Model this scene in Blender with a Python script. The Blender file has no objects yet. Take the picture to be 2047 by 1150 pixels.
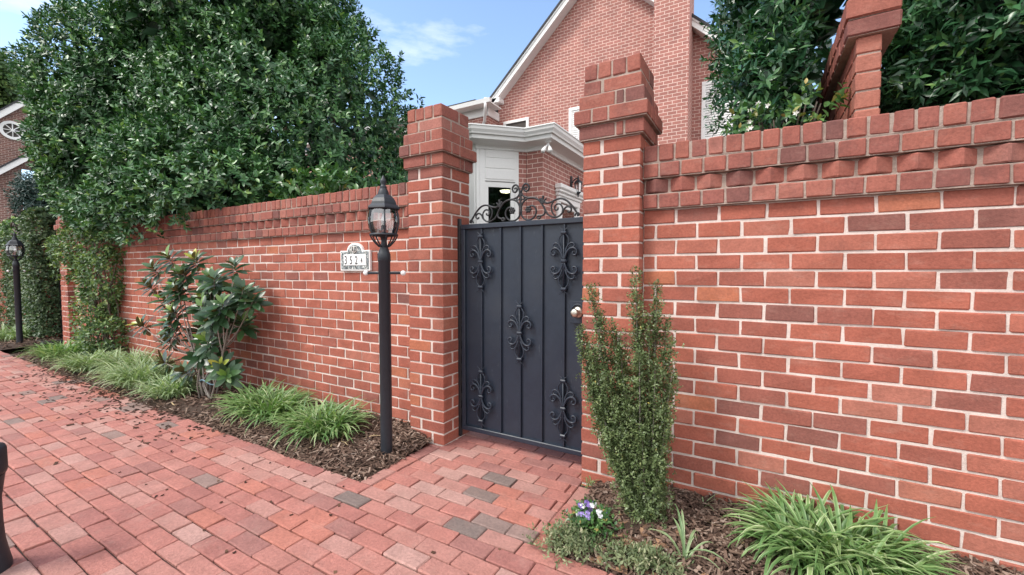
import bpy, math, random
import numpy as np
from mathutils import Vector, Matrix
random.seed(7)
RNG = np.random.default_rng(11)
SC = bpy.context.scene
COL = SC.collection
R = math.radians

# ------------------------------------------------------------------ materials
def new_mat(name):
    m = bpy.data.materials.new(name); m.use_nodes = True
    nt = m.node_tree
    for n in list(nt.nodes): nt.nodes.remove(n)
    out = nt.nodes.new('ShaderNodeOutputMaterial')
    b = nt.nodes.new('ShaderNodeBsdfPrincipled')
    nt.links.new(b.outputs[0], out.inputs[0])
    return m, nt, b, out
def N(nt, typ, **kw):
    n = nt.nodes.new(typ)
    for k, v in kw.items():
        if k.startswith('i_'):
            n.inputs[k[2:].replace('_', ' ')].default_value = v
        else: setattr(n, k, v)
    return n
def ramp(nt, fac, stops, interp='LINEAR'):
    r = nt.nodes.new('ShaderNodeValToRGB'); cr = r.color_ramp; cr.interpolation = interp
    while len(cr.elements) < len(stops): cr.elements.new(0.5)
    for e, (p, c) in zip(cr.elements, stops):
        e.position = p; e.color = (*c, 1) if len(c) == 3 else c
    nt.links.new(fac, r.inputs[0]); return r.outputs[0]
def mix(nt, fac, a, b, mode='MIX'):
    m = nt.nodes.new('ShaderNodeMix'); m.data_type = 'RGBA'; m.blend_type = mode
    for s, v in ((m.inputs[0], fac), (m.inputs[6], a), (m.inputs[7], b)):
        if hasattr(v, 'links'): nt.links.new(v, s)
        elif isinstance(v, (int, float)): s.default_value = v
        else: s.default_value = (*v, 1)
    return m.outputs[2]
def noise(nt, scale, detail=4, rough=0.55, vec=None):
    n = N(nt, 'ShaderNodeTexNoise'); n.inputs['Scale'].default_value = scale
    n.inputs['Detail'].default_value = detail; n.inputs['Roughness'].default_value = rough
    if vec is not None: nt.links.new(vec, n.inputs['Vector'])
    return n.outputs[0]
def pos(nt):
    return N(nt, 'ShaderNodeNewGeometry').outputs['Position']
def bump(nt, b, h, strength, dist=0.01):
    n = N(nt, 'ShaderNodeBump'); n.inputs['Strength'].default_value = strength
    n.inputs['Distance'].default_value = dist
    nt.links.new(h, n.inputs['Height']); nt.links.new(n.outputs[0], b.inputs['Normal'])
def attr(nt, name='tint'):
    a = N(nt, 'ShaderNodeAttribute'); a.attribute_name = name; return a.outputs['Fac']

def stained(name, stops, fine=90, var=(0.78, 1.15), rough=0.85, bs=0.35, blotch=None):
    """a surface whose pieces carry a tint, with fine grain and blotches of wear"""
    m, nt, b, _ = new_mat(name)
    p = pos(nt)
    c = ramp(nt, attr(nt), stops)
    n1 = noise(nt, fine, 6, 0.65, p)
    v = ramp(nt, n1, [(0.25, (var[0],)*3), (0.75, (var[1],)*3)])
    c = mix(nt, 1.0, c, v, 'MULTIPLY')
    n2 = noise(nt, 9, 5, 0.6, p)
    v2 = ramp(nt, n2, [(0.3, (0.84,)*3), (0.7, (1.1,)*3)])
    c = mix(nt, 1.0, c, v2, 'MULTIPLY')
    if blotch:
        n3 = noise(nt, blotch[0], 6, 0.7, p)
        f = ramp(nt, n3, [(blotch[1], (0, 0, 0)), (blotch[2], (blotch[4],)*3)])
        c = mix(nt, f, c, blotch[3])
    nt.links.new(c, b.inputs['Base Color'])
    b.inputs['Roughness'].default_value = rough
    b.inputs['Specular IOR Level'].default_value = 0.25
    if 'brick' in name or 'paver' in name:   # lime bloom, mortar smears and firing pits
        mp = N(nt, 'ShaderNodeMapping'); mp.inputs['Scale'].default_value = (5, 5, 12); nt.links.new(p, mp.inputs[0])
        f = ramp(nt, noise(nt, 1.6, 7, .72, mp.outputs[0]), [(.54, (0, 0, 0)), (.78, (.28,)*3)]); c = mix(nt, f, c, (.50, .32, .26))
        vo = N(nt, 'ShaderNodeTexVoronoi'); vo.inputs['Scale'].default_value = 120; nt.links.new(p, vo.inputs['Vector'])
        pit = ramp(nt, vo.outputs['Distance'], [(.10, (.55,)*3), (.2, (0, 0, 0))])
        pm = ramp(nt, noise(nt, 23, 3, .6, p), [(.5, (0, 0, 0)), (.62, (1,)*3)]); pit = mix(nt, 1.0, pit, pm, 'MULTIPLY')
        c = mix(nt, pit, c, (.10, .05, .045)); nt.links.new(c, b.inputs['Base Color'])
    n4 = noise(nt, fine*2.2, 6, 0.7, p)
    s = N(nt, 'ShaderNodeMath', operation='ADD'); nt.links.new(n1, s.inputs[0]); nt.links.new(n4, s.inputs[1])
    bump(nt, b, s.outputs[0], bs, 0.006)
    return m
BRICK = stained('brick_clay', [(0, (.20, .088, .075)), (.12, (.29, .102, .078)), (.4, (.345, .107, .074)),
                 (.7, (.395, .125, .084)), (.9, (.385, .148, .108)), (1, (.43, .15, .085))], var=(.72, 1.2),
                 blotch=(6, .56, .8, (.19, .08, .068), .5))
MORTAR = stained('mortar', [(0, (.66, .56, .51)), (1, (.72, .62, .57))], fine=120, var=(.85, 1.08), bs=.5,
                 blotch=(11, .6, .85, (.42, .31, .27), .5))
CAPMORTAR = stained('weathered_mortar', [(0, (.42, .33, .28)), (1, (.46, .37, .32))], fine=120, var=(.75, 1.12), bs=.6,
                 blotch=(14, .45, .75, (.20, .12, .10), .75))
CAPBRICK = stained('weathered_brick', [(0, (.17, .078, .07)), (.2, (.27, .100, .082)), (.5, (.32, .110, .085)),
                 (.8, (.345, .122, .09)), (1, (.36, .15, .12))], var=(.7, 1.2), blotch=(7, .5, .78, (.12, .06, .055), .6))
PAVER = stained('paver_clay', [(0, (.20, .155, .14)), (.095, (.30, .20, .175)), (.1, (.34, .142, .124)), (.32, (.395, .162, .136)),
                 (.55, (.44, .185, .152)), (.8, (.43, .215, .182)), (.93, (.45, .265, .23)), (.95, (.44, .168, .128)), (1, (.46, .185, .14))], fine=70, bs=.8, rough=.8, var=(.72, 1.2),
                 blotch=(4, .52, .8, (.27, .16, .14), .5))
JOINT = stained('joint_sand', [(0, (.05, .032, .028)), (1, (.06, .04, .034))], fine=150)
SOIL = stained('soil', [(0, (.055, .036, .026)), (1, (.07, .045, .032))], fine=60, bs=1.0)
CHIP = stained('wood_chip', [(0, (.04, .025, .019)), (.3, (.11, .067, .05)), (.6, (.21, .14, .105)), (.85, (.33, .245, .195)), (1, (.52, .43, .37))], fine=80)
LITTER = stained('dead_leaf', [(0, (.035, .02, .016)), (.6, (.09, .045, .03)), (1, (.42, .25, .15))], fine=80)
GROUND = stained('ground_soil', [(0, (.09, .075, .06)), (1, (.09, .075, .06))], fine=12)

def paint(name, c, rough=.4, n=.06, metal=0.0, bs=0.04, scale=40, spec=.5):
    m, nt, b, _ = new_mat(name); p = pos(nt)
    f = noise(nt, scale, 5, .6, p)
    v = ramp(nt, f, [(.3, tuple(x*(1-n) for x in c)), (.7, tuple(min(1, x*(1+n)) for x in c))])
    nt.links.new(v, b.inputs['Base Color'])
    rr = ramp(nt, noise(nt, 7, 4, .6, p), [(.3, (rough*.85,)*3), (.7, (min(1, rough*1.2),)*3)])
    nt.links.new(rr, b.inputs['Roughness'])
    b.inputs['Metallic'].default_value = metal
    b.inputs['Specular IOR Level'].default_value = spec
    bump(nt, b, noise(nt, scale*5, 4, .6, p), bs*4, .003)
    return m
GATEPAINT = paint('black_gate_paint', (.014, .022, .038), .42, .12)
def scuffed(m):
    # chalky rubs and chips in the gate paint
    nt = m.node_tree; b = [n for n in nt.nodes if n.type == 'BSDF_PRINCIPLED'][0]
    src = b.inputs['Base Color'].links[0].from_socket; p = pos(nt)
    mp = N(nt, 'ShaderNodeMapping'); mp.inputs['Scale'].default_value = (38, 38, 9); nt.links.new(p, mp.inputs[0])
    n1 = noise(nt, 1.0, 6, .7, mp.outputs[0])
    f = ramp(nt, n1, [(.64, (0, 0, 0)), (.76, (.4,)*3)])
    c = mix(nt, f, src, (.16, .18, .20))
    n2 = noise(nt, 2.2, 4, .6, p)
    f2 = ramp(nt, n2, [(.45, (0, 0, 0)), (.75, (.35,)*3)])
    c = mix(nt, f2, c, (.05, .056, .066))
    nt.links.new(c, b.inputs['Base Color'])
scuffed(GATEPAINT)
IRON = paint('black_iron', (.013, .014, .017), .45, .2, bs=.1)
LAMPBLACK = paint('lamp_black', (.016, .021, .029), .5, .15, bs=.05)
WHITE = paint('white_trim', (.84, .84, .83), .45, .03)
GUTTERW = paint('white_gutter', (.85, .85, .84), .35, .02)
KNOBW = paint('white_knob', (.82, .82, .82), .3, .02)
BRASS = paint('worn_nickel', (.62, .58, .50), .3, .1, metal=1.0)
ROOF = stained('shingle', [(0, (.05, .05, .055)), (1, (.07, .07, .075))], fine=25)
BARK = stained('bark', [(0, (.10, .08, .065)), (1, (.17, .145, .12))], fine=60, bs=1.0)
PALEBARK = stained('pale_bark', [(0, (.20, .17, .145)), (1, (.34, .31, .28))], fine=60, bs=.8)
STONE = stained('pale_stone', [(0, (.5, .48, .45)), (1, (.6, .58, .55))], fine=50)
PLASTIC = paint('black_plastic', (.02, .02, .021), .55, .1)
DARKROOM = paint('dark_room', (.06, .05, .045), .8, .1)  # shade of unlit interiors put into the colour

def leaf_mat(name, stops, rough=.35, trans=.22, under=None, spec=.5):
    m, nt, b, out = new_mat(name)
    c = ramp(nt, attr(nt), stops)
    f = noise(nt, 30, 3, .6, pos(nt))
    c = mix(nt, 1.0, c, ramp(nt, f, [(.3, (.8,)*3), (.7, (1.18,)*3)]), 'MULTIPLY')
    if under:
        g = N(nt, 'ShaderNodeNewGeometry')
        c = mix(nt, g.outputs['Backfacing'], c, under)
    nt.links.new(c, b.inputs['Base Color'])
    b.inputs['Roughness'].default_value = rough
    b.inputs['Specular IOR Level'].default_value = spec
    t = N(nt, 'ShaderNodeBsdfTranslucent')
    tc = mix(nt, 1.0, c, (1.1, 1.3, .55), 'MULTIPLY'); nt.links.new(tc, t.inputs[0])
    mx = N(nt, 'ShaderNodeMixShader'); mx.inputs[0].default_value = trans
    nt.links.new(b.outputs[0], mx.inputs[1]); nt.links.new(t.outputs[0], mx.inputs[2])
    nt.links.new(mx.outputs[0], out.inputs[0])
    return m
HOLLY = leaf_mat('holly_leaf', [(0, (.016, .054, .023)), (.5, (.058, .155, .058)), (.85, (.13, .27, .085)), (1, (.28, .42, .11))], .40, .10)
HEDGE = leaf_mat('photinia_leaf', [(0, (.011, .042, .020)), (.5, (.030, .098, .040)), (.85, (.07, .18, .06)), (1, (.18, .32, .08))], .31, .14)
VINE = leaf_mat('creeper_leaf', [(0, (.03, .065, .025)), (.5, (.085, .165, .055)), (.8, (.17, .27, .09)), (1, (.30, .38, .13))], .45, .25)
IVY = leaf_mat('ivy_leaf', [(0, (.035, .065, .035)), (.5, (.08, .14, .065)), (.85, (.15, .22, .10)), (1, (.25, .21, .15))], .5, .15)
MAGN = leaf_mat('magnolia_leaf', [(0, (.016, .048, .020)), (.5, (.032, .082, .032)), (.75, (.075, .155, .05)), (.9, (.18, .30, .055)), (1, (.38, .35, .05))], .34, .12, (.14, .10, .055))
LIR = leaf_mat('liriope_blade', [(0, (.06, .14, .04)), (.45, (.14, .26, .085)), (.75, (.26, .37, .15)), (1, (.56, .62, .38))], .45, .25)
LIRP = leaf_mat('pale_liriope_blade', [(0, (.11, .19, .08)), (.45, (.23, .33, .16)), (.75, (.36, .45, .25)), (1, (.58, .63, .45))], .5, .25)
DRY = stained('dry_blade', [(0, (.25, .17, .09)), (1, (.45, .34, .2))], fine=80)
BOX = leaf_mat('small_holly_leaf', [(0, (.06, .082, .034)), (.5, (.135, .19, .08)), (.85, (.23, .29, .13)), (.97, (.29, .33, .14)), (1, (.55, .46, .12))], .35, .2)
SHRUB = leaf_mat('camellia_leaf', [(0, (.025, .07, .02)), (.5, (.06, .15, .045)), (.9, (.14, .26, .075)), (1, (.4, .3, .1))], .35, .2)
HERB = leaf_mat('herb_leaf', [(0, (.07, .11, .045)), (.5, (.16, .20, .095)), (.8, (.28, .31, .17)), (1, (.44, .42, .28))], .55, .25)
PETALV = leaf_mat('violet_petal', [(0, (.22, .13, .5)), (.5, (.42, .33, .7)), (1, (.8, .8, .85))], .6, .2)
PETALW = leaf_mat('white_petal', [(0, (.8, .8, .76)), (1, (.85, .85, .82))], .6, .2)
CONIFER = leaf_mat('conifer_needle', [(0, (.012, .035, .03)), (.6, (.025, .065, .055)), (1, (.05, .10, .075))], .5, .1)

def glass_mat(name, tint, fac, rough=.03):
    m, nt, b, out = new_mat(name); nt.nodes.remove(b)
    t = N(nt, 'ShaderNodeBsdfTransparent'); t.inputs[0].default_value = (*tint, 1)
    g = N(nt, 'ShaderNodeBsdfGlossy'); g.inputs['Roughness'].default_value = rough
    fr = N(nt, 'ShaderNodeFresnel'); fr.inputs[0].default_value = 1.5
    a = N(nt, 'ShaderNodeMath', operation='ADD'); a.inputs[1].default_value = fac; nt.links.new(fr.outputs[0], a.inputs[0])
    mx = N(nt, 'ShaderNodeMixShader'); nt.links.new(a.outputs[0], mx.inputs[0])
    nt.links.new(t.outputs[0], mx.inputs[1]); nt.links.new(g.outputs[0], mx.inputs[2]); nt.links.new(mx.outputs[0], out.inputs[0])
    return m
LAMPGLASS = glass_mat('lamp_glass', (.95, .97, .98), .2)
WINGLASS = glass_mat('window_glass', (.5, .55, .55), .12)
def emit_mat(name, c, s):
    m, nt, b, out = new_mat(name)
    b.inputs['Emission Color'].default_value = (*c, 1); b.inputs['Emission Strength'].default_value = s
    b.inputs['Base Color'].default_value = (.8, .8, .8, 1); return m
BULBON = emit_mat('lit_ceiling_lamp', (1, .8, .5), 6)

def house_brick(name, c1, c2, cm, mort=.012):
    m, nt, b, _ = new_mat(name)
    uv = N(nt, 'ShaderNodeUVMap').outputs[0]
    t = N(nt, 'ShaderNodeTexBrick'); nt.links.new(uv, t.inputs['Vector'])
    t.offset = .5
    t.inputs['Color1'].default_value = (*c1, 1); t.inputs['Color2'].default_value = (*c2, 1); t.inputs['Mortar'].default_value = (*cm, 1)
    t.inputs['Scale'].default_value = 1; t.inputs['Brick Width'].default_value = .2055; t.inputs['Row Height'].default_value = .0822
    t.inputs['Mortar Size'].default_value = mort/2; t.inputs['Mortar Smooth'].default_value = .15; t.inputs['Bias'].default_value = -.1
    p = pos(nt)
    c = mix(nt, 1.0, t.outputs['Color'], ramp(nt, noise(nt, 3.2, 6, .6, p), [(.3, (.86,)*3), (.7, (1.1,)*3)]), 'MULTIPLY')
    c = mix(nt, 1.0, c, ramp(nt, noise(nt, 45, 4, .6, p), [(.3, (.85,)*3), (.7, (1.12,)*3)]), 'MULTIPLY')
    nt.links.new(c, b.inputs['Base Color']); b.inputs['Roughness'].default_value = .88
    inv = N(nt, 'ShaderNodeMath', operation='SUBTRACT'); inv.inputs[0].default_value = 1; nt.links.new(t.outputs['Fac'], inv.inputs[1])
    bump(nt, b, inv.outputs[0], .6, .008)
    return m
HBRICK = house_brick('house_brick', (.40, .165, .135), (.32, .135, .115), (.78, .60, .53))
FBRICK = house_brick('neighbour_brick', (.24, .115, .09), (.16, .08, .066), (.50, .40, .35), .016)

# ------------------------------------------------------------------ object helpers
def tag(o, label=None, cat=None, group=None, kind=None):
    if label: o['label'] = label
    if cat: o['category'] = cat
    if group: o['group'] = group
    if kind: o['kind'] = kind
    return o
def thing(name, label, cat, loc=(0, 0, 0), group=None):
    o = bpy.data.objects.new(name, None); COL.objects.link(o); o.location = loc; o.empty_display_size = .1
    return tag(o, label, cat, group)
def link(name, me, parent=None):
    o = bpy.data.objects.new(name, me); COL.objects.link(o)
    if parent is not None:
        o.parent = parent
        r = parent
        off = Vector((0, 0, 0))
        while r is not None: off += r.location+r.matrix_parent_inverse.translation; r = r.parent
        o.matrix_parent_inverse = Matrix.Translation(-off)
    return o
def copy_tree(o, delta, rot=0.0):
    kids = {}
    for x in bpy.data.objects:
        if x.parent: kids.setdefault(x.parent, []).append(x)
    def rec(s, par):
        c = s.copy(); COL.objects.link(c)
        if par is not None: c.parent = par; c.matrix_parent_inverse = s.matrix_parent_inverse.copy()
        for k in kids.get(s, []): rec(k, c)
        return c
    c = rec(o, None); c.location = o.location + Vector(delta); c.rotation_euler.z = rot
    return c

class MB:
    def __init__(s): s.v = []; s.f = []; s.t = []; s.m = []; s.sm = []; s.uv = []; s.has = False
    def add(s, verts, faces, tint=0.5, mat=0, smooth=False, uvs=None):
        b = len(s.v); s.v += [tuple(v) for v in verts]
        for i, f in enumerate(faces):
            s.f.append([b+k for k in f]); s.t.append(tint); s.m.append(mat); s.sm.append(smooth)
            s.uv += uvs[i] if uvs is not None else [(0, 0)]*len(f)
            s.has = s.has or uvs is not None
    def build(s, name, mats, parent=None):
        me = bpy.data.meshes.new(name); me.from_pydata(s.v, [], s.f)
        for m in (mats if isinstance(mats, (list, tuple)) else [mats]): me.materials.append(m)
        me.polygons.foreach_set('material_index', s.m)
        me.polygons.foreach_set('use_smooth', s.sm)
        a = me.attributes.new('tint', 'FLOAT', 'FACE'); a.data.foreach_set('value', np.array(s.t, dtype=np.float32))
        if s.has:
            u = me.uv_layers.new(name='UVMap'); u.data.foreach_set('uv', np.array(s.uv, dtype=np.float32).ravel())
        me.update(); return link(name, me, parent)

# chamfered box topology
_S = [(x, y, z) for x in (-1, 1) for y in (-1, 1) for z in (-1, 1)]
def _topo():
    def vid(ci, ax): return ci*3+ax
    P = []
    for s in _S:
        for ax in range(3): P.append(Vector([s[k]*(1.0 if k == ax else .7) for k in range(3)]))
    F = []
    idx = {s: i for i, s in enumerate(_S)}
    for ax in range(3):
        for sg in (-1, 1):
            o = [k for k in range(3) if k != ax]; q = []
            for a, b in ((-1, -1), (1, -1), (1, 1), (-1, 1)):
                s = [0]*3; s[ax] = sg; s[o[0]] = a; s[o[1]] = b; q.append(vid(idx[tuple(s)], ax))
            F.append(q)
    for ax in range(3):
        o = [k for k in range(3) if k != ax]
        for a in (-1, 1):
            for b in (-1, 1):
                s0 = [0]*3; s0[ax] = -1; s0[o[0]] = a; s0[o[1]] = b; s1 = list(s0); s1[ax] = 1
                i0, i1 = idx[tuple(s0)], idx[tuple(s1)]
                F.append([vid(i0, o[0]), vid(i1, o[0]), vid(i1, o[1]), vid(i0, o[1])])
    for i in range(8): F.append([i*3, i*3+1, i*3+2])
    out = []
    for f in F:
        c = sum((P[k] for k in f), Vector())/len(f)
        n = (P[f[1]]-P[f[0]]).cross(P[f[2]]-P[f[1]])
        out.append(f if n.dot(c) > 0 else f[::-1])
    return out
_CF = _topo()
def cbox(mb, c, h, ch=.003, rot=0.0, tint=.5, mat=0, jit=0.0, tilt=None):
    cs, sn = math.cos(rot), math.sin(rot); V = []
    for s in _S:
        for ax in range(3):
            p = [s[k]*(h[k] if k == ax else h[k]-ch) for k in range(3)]
            if jit: p = [q+random.uniform(-jit, jit) for q in p]
            x, y = p[0]*cs-p[1]*sn, p[0]*sn+p[1]*cs; z = p[2]
            if tilt: z += tilt[0]*p[0]+tilt[1]*p[1]
            V.append((c[0]+x, c[1]+y, c[2]+z))
    mb.add(V, _CF, tint, mat)
def cb(mb, x0, x1, y0, y1, z0, z1, ch=.004, tint=.5, mat=0, jit=0.0):
    ch = min(ch, .45*min(abs(x1-x0), abs(y1-y0), abs(z1-z0)))
    cbox(mb, ((x0+x1)/2, (y0+y1)/2, (z0+z1)/2), (abs(x1-x0)/2, abs(y1-y0)/2, abs(z1-z0)/2), ch, 0, tint, mat, jit)
def smooth_pts(pts, sub=5):
    P = [Vector(p) for p in pts]; out = []
    for i in range(len(P)-1):
        p0 = P[max(i-1, 0)]; p1 = P[i]; p2 = P[i+1]; p3 = P[min(i+2, len(P)-1)]
        for k in range(sub):
            t = k/sub
            out.append(.5*((2*p1)+(p2-p0)*t+(2*p0-5*p1+4*p2-p3)*t*t+(3*p1-p0-3*p2+p3)*t**3))
    out.append(P[-1]); return out
def tube(mb, pts, r, n=7, tint=.5, mat=0):
    P = [Vector(p) for p in pts]; L = len(P); rs = r if isinstance(r, (list, tuple)) else [r]*L
    T = [(P[min(i+1, L-1)]-P[max(i-1, 0)]).normalized() for i in range(L)]
    u = T[0].orthogonal().normalized(); V = []; F = []
    for i in range(L):
        u = (u-T[i]*u.dot(T[i])); u = u.normalized() if u.length > 1e-6 else T[i].orthogonal().normalized()
        w = T[i].cross(u)
        for k in range(n):
            a = 2*math.pi*k/n; V.append(P[i]+(u*math.cos(a)+w*math.sin(a))*rs[i])
    for i in range(L-1):
        for k in range(n):
            F.append((i*n+k, i*n+(k+1) % n, (i+1)*n+(k+1) % n, (i+1)*n+k))
    F.append(tuple(range(n))[::-1]); F.append(tuple((L-1)*n+k for k in range(n)))
    mb.add(V, F, tint, mat, True)
def lathe(mb, prof, c=(0, 0, 0), n=24, mat=0, smooth=True, tint=.5, arc=None, ph=0.0):
    V = []; F = []; full = arc is None
    angs = [ph+2*math.pi*k/n for k in range(n)] if full else [arc[0]+(arc[1]-arc[0])*k/n for k in range(n+1)]
    m = len(angs)
    for (r, z) in prof:
        for a in angs: V.append((c[0]+r*math.cos(a), c[1]+r*math.sin(a), c[2]+z))
    for i in range(len(prof)-1):
        for k in range(m if full else m-1):
            F.append((i*m+k, i*m+(k+1) % m, (i+1)*m+(k+1) % m, (i+1)*m+k))
    mb.add(V, F, tint, mat, smooth)
def ball(mb, c, r, mat=0, n=14):
    lathe(mb, [(r*math.sin(math.pi*i/8)+1e-5, -r*math.cos(math.pi*i/8)) for i in range(9)], c, n, mat)
def prism(mb, poly, thick, uax=(1, 0, 0), mat=0, tint=.5):
    """polygon (3-D points) pushed along thick; UV in metres along uax and z"""
    P = [Vector(p) for p in poly]; D = Vector(thick); n = len(P); V = P+[p+D for p in P]
    nrm = Vector()
    for i in range(n): nrm += P[i].cross(P[(i+1) % n])
    front = list(range(n)); back = [n+i for i in range(n)][::-1]
    if nrm.dot(D) > 0: front = front[::-1]; back = back[::-1]
    F = [front, back]
    for i in range(n):
        j = (i+1) % n; q = [i, j, n+j, n+i]
        if nrm.dot(D) > 0: q = q
        else: q = q[::-1]
        F.append(q)
    U = Vector(uax); D2 = D.normalized(); uvs = []
    for k, f in enumerate(F):
        if k < 2: uvs.append([(V[i].dot(U), V[i].z) for i in f])
        else: uvs.append([(V[i].dot(U)+V[i].dot(D2), V[i].z) for i in f])
    mb.add(V, F, tint, mat, False, uvs)

# ------------------------------------------------------------------ foliage helpers (numpy)
def nrm(a): return a/np.maximum(np.linalg.norm(a, axis=-1, keepdims=True), 1e-9)
def rand_dir(n): return nrm(RNG.normal(size=(n, 3)))
def mesh_np(name, V, Q, tint, mats, parent=None, smooth=True, mi=None):
    me = bpy.data.meshes.new(name); V = np.ascontiguousarray(V, dtype=np.float32).reshape(-1, 3); Q = np.ascontiguousarray(Q, dtype=np.int32)
    k = Q.shape[1]
    me.vertices.add(len(V)); me.vertices.foreach_set('co', V.ravel())
    me.loops.add(Q.size); me.loops.foreach_set('vertex_index', Q.ravel())
    me.polygons.add(len(Q)); me.polygons.foreach_set('loop_start', np.arange(len(Q), dtype=np.int32)*k)
    me.polygons.foreach_set('use_smooth', np.full(len(Q), smooth))
    for m in (mats if isinstance(mats, (list, tuple)) else [mats]): me.materials.append(m)
    if mi is not None: me.polygons.foreach_set('material_index', np.asarray(mi, dtype=np.int32))
    me.update(calc_edges=True)
    a = me.attributes.new('tint', 'FLOAT', 'FACE'); a.data.foreach_set('value', np.asarray(tint, dtype=np.float32))
    return link(name, me, parent)
class Leaves:
    def __init__(s): s.V = []; s.Q = []; s.T = []; s.n = 0
    def add(s, P, A, Nn, L, W, tint, ts=(0, .45, 1), ws=(.12, 1, .06), bend=.15, fold=.12):
        n = len(P)
        if n == 0: return
        L = np.broadcast_to(L, n).astype(float); W = np.broadcast_to(W, n).astype(float); bend = np.broadcast_to(bend, n)
        A = nrm(A); B = nrm(np.cross(A, Nn)); Nn = np.cross(B, A); rows = []
        for t, w in zip(ts, ws):
            c = P+A*(L*t)[:, None]-Nn*(bend*L*t*t)[:, None]
            e = B*(W*w*.5)[:, None]; up = Nn*(fold*W*w)[:, None]
            rows += [c-e+up, c, c+e+up]
        V = np.stack(rows, 1); m = len(ts); q = []
        for i in range(m-1):
            a = 3*i; q += [(a, a+1, a+4, a+3), (a+1, a+2, a+5, a+4)]
        q = np.array(q); Q = (np.arange(n)[:, None, None]*(3*m)+q[None]).reshape(-1, 4)+s.n
        s.V.append(V.reshape(-1, 3)); s.Q.append(Q); s.T.append(np.repeat(np.broadcast_to(tint, n), len(q))); s.n += n*3*m
    def build(s, name, mat, parent=None):
        return mesh_np(name, np.concatenate(s.V), np.concatenate(s.Q), np.concatenate(s.T), mat, parent)
def sprigs(lv, P, axis, k=8, stem=.09, L=.06, W=.027, tintf=None, tip=.08, spread=1.0, **kw):
    n = len(P); axis = nrm(axis)
    e1 = nrm(np.cross(axis, rand_dir(n))); e2 = np.cross(axis, e1); ph = RNG.uniform(0, 6.28, n)
    base_t = RNG.uniform(.15, .75, n); young = RNG.uniform(size=n) < tip
    for j in range(k):
        t = j/(k-1); a = ph+j*2.4
        rad = e1*np.cos(a)[:, None]+e2*np.sin(a)[:, None]
        A = nrm(axis*(.25+.75*t)+rad*spread*(1-.35*t)+RNG.normal(size=(n, 3))*.22)
        Nn = axis*.9-rad*.25+np.array([0, 0, .45])+RNG.normal(size=(n, 3))*.35
        tt = np.clip(base_t+RNG.normal(size=n)*.13, 0, .86)
        if t > .6: tt = np.where(young, RNG.uniform(.84, 1, n), tt)
        sz = RNG.uniform(.7, 1.15, n)*(1-.25*t)
        lv.add(P+axis*(stem*t), A, Nn, L*sz, W*sz, tt, **kw)
def wob(p, seed, f=1.6):
    r = np.random.default_rng(seed); o = np.zeros(len(p))
    for _ in range(6):
        d = nrm(r.normal(size=3))*f*r.uniform(.6, 1.9); o += np.sin(p@d+r.uniform(0, 6.28))
    return o/6
CAM = np.array([0, 0, 1.25])
def blob_points(blobs, n, seed, depth=.3, gap=-.28, lump=.10, back=-.35, gf=2.6):
    """points in the outer shell of a union of ellipsoids, with gaps and lumps; far back left out"""
    P = []; D = []
    ar = np.array([(b[1][0]*b[1][1]*b[1][2])**(2/3) for b in blobs]); ar = ar/ar.sum()
    for i, (c, r) in enumerate(blobs):
        c = np.array(c); r = np.array(r); m = int(n*ar[i]); u = rand_dir(m)
        s = 1-depth*RNG.uniform(size=m)**1.6
        p0 = c+u*r; s = s*(1+lump*wob(p0, seed, gf*1.3)+lump*1.1*wob(p0, seed+9, 7.5)*min(1.0, 1.6/r.max()+.2)); p = c+u*r*s[:, None]
        d = nrm(u/r); ok = np.ones(m, bool)
        for j, (c2, r2) in enumerate(blobs):
            if j != i: ok &= (((p-np.array(c2))/np.array(r2))**2).sum(1) > .62
        tc = nrm(CAM-p); ok &= (d*tc).sum(1) > back
        ok &= wob(p0, seed+5, gf) > gap-.5*(s < .82)
        P.append(p[ok]); D.append(d[ok])
    return np.concatenate(P), np.concatenate(D)

def inner_leaves(lv, blobs, n, size=.14, k=.74, keep=None):  # oversized core leaves tinted darker: crown shade painted in, light blocked
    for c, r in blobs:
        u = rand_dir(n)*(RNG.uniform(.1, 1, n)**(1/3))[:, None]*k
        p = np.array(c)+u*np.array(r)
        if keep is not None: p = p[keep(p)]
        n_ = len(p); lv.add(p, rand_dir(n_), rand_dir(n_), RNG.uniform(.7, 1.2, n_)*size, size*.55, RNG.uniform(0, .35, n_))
def rot_boxes(C, S, n_rand_tilt=.35):
    n = len(C); yaw = RNG.uniform(0, 6.28, n); p = RNG.normal(size=n)*n_rand_tilt; q = RNG.normal(size=n)*n_rand_tilt
    ex = np.stack([np.cos(yaw)*np.cos(p), np.sin(yaw)*np.cos(p), np.sin(p)], 1)
    up = np.stack([np.sin(q), -np.sin(q)*.3, np.ones(n)], 1); ey = nrm(np.cross(up, ex)); ez = np.cross(ex, ey)
    cor = np.array([(x, y, z) for z in (-.5, .5) for x, y in ((-.5, -.5), (.5, -.5), (.5, .5), (-.5, .5))])
    tap = RNG.uniform(.3, 1, (n, 1))
    V = C[:, None]+ex[:, None]*(cor[None, :, 0]*S[:, 0:1])[..., None]+ey[:, None]*((cor[None, :, 1]*S[:, 1:2])*np.where(cor[None, :, 0] > 0, tap, 1))[..., None]+ez[:, None]*(cor[None, :, 2]*S[:, 2:3])[..., None]
    q6 = np.array([(0, 3, 2, 1), (4, 5, 6, 7), (0, 1, 5, 4), (1, 2, 6, 5), (2, 3, 7, 6), (3, 0, 4, 7)])
    Q = (np.arange(n)[:, None, None]*8+q6[None]).reshape(-1, 4)
    return V.reshape(-1, 3), Q

# ------------------------------------------------------------------ layout constants (metres; camera above the origin)
H = .0822                      # brick course
WY, CY = 2.40, 2.37            # wall face, coping face
PY = 2.318                     # gate pillar face
GY = 2.50                      # gate panel
BEDY = 1.6825                  # front edge of the beds
def tb(dark=.1): return random.random()*.12 if random.random() < dark*.32 else min(1, max(.1, random.gauss(.52, .25)))

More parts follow.
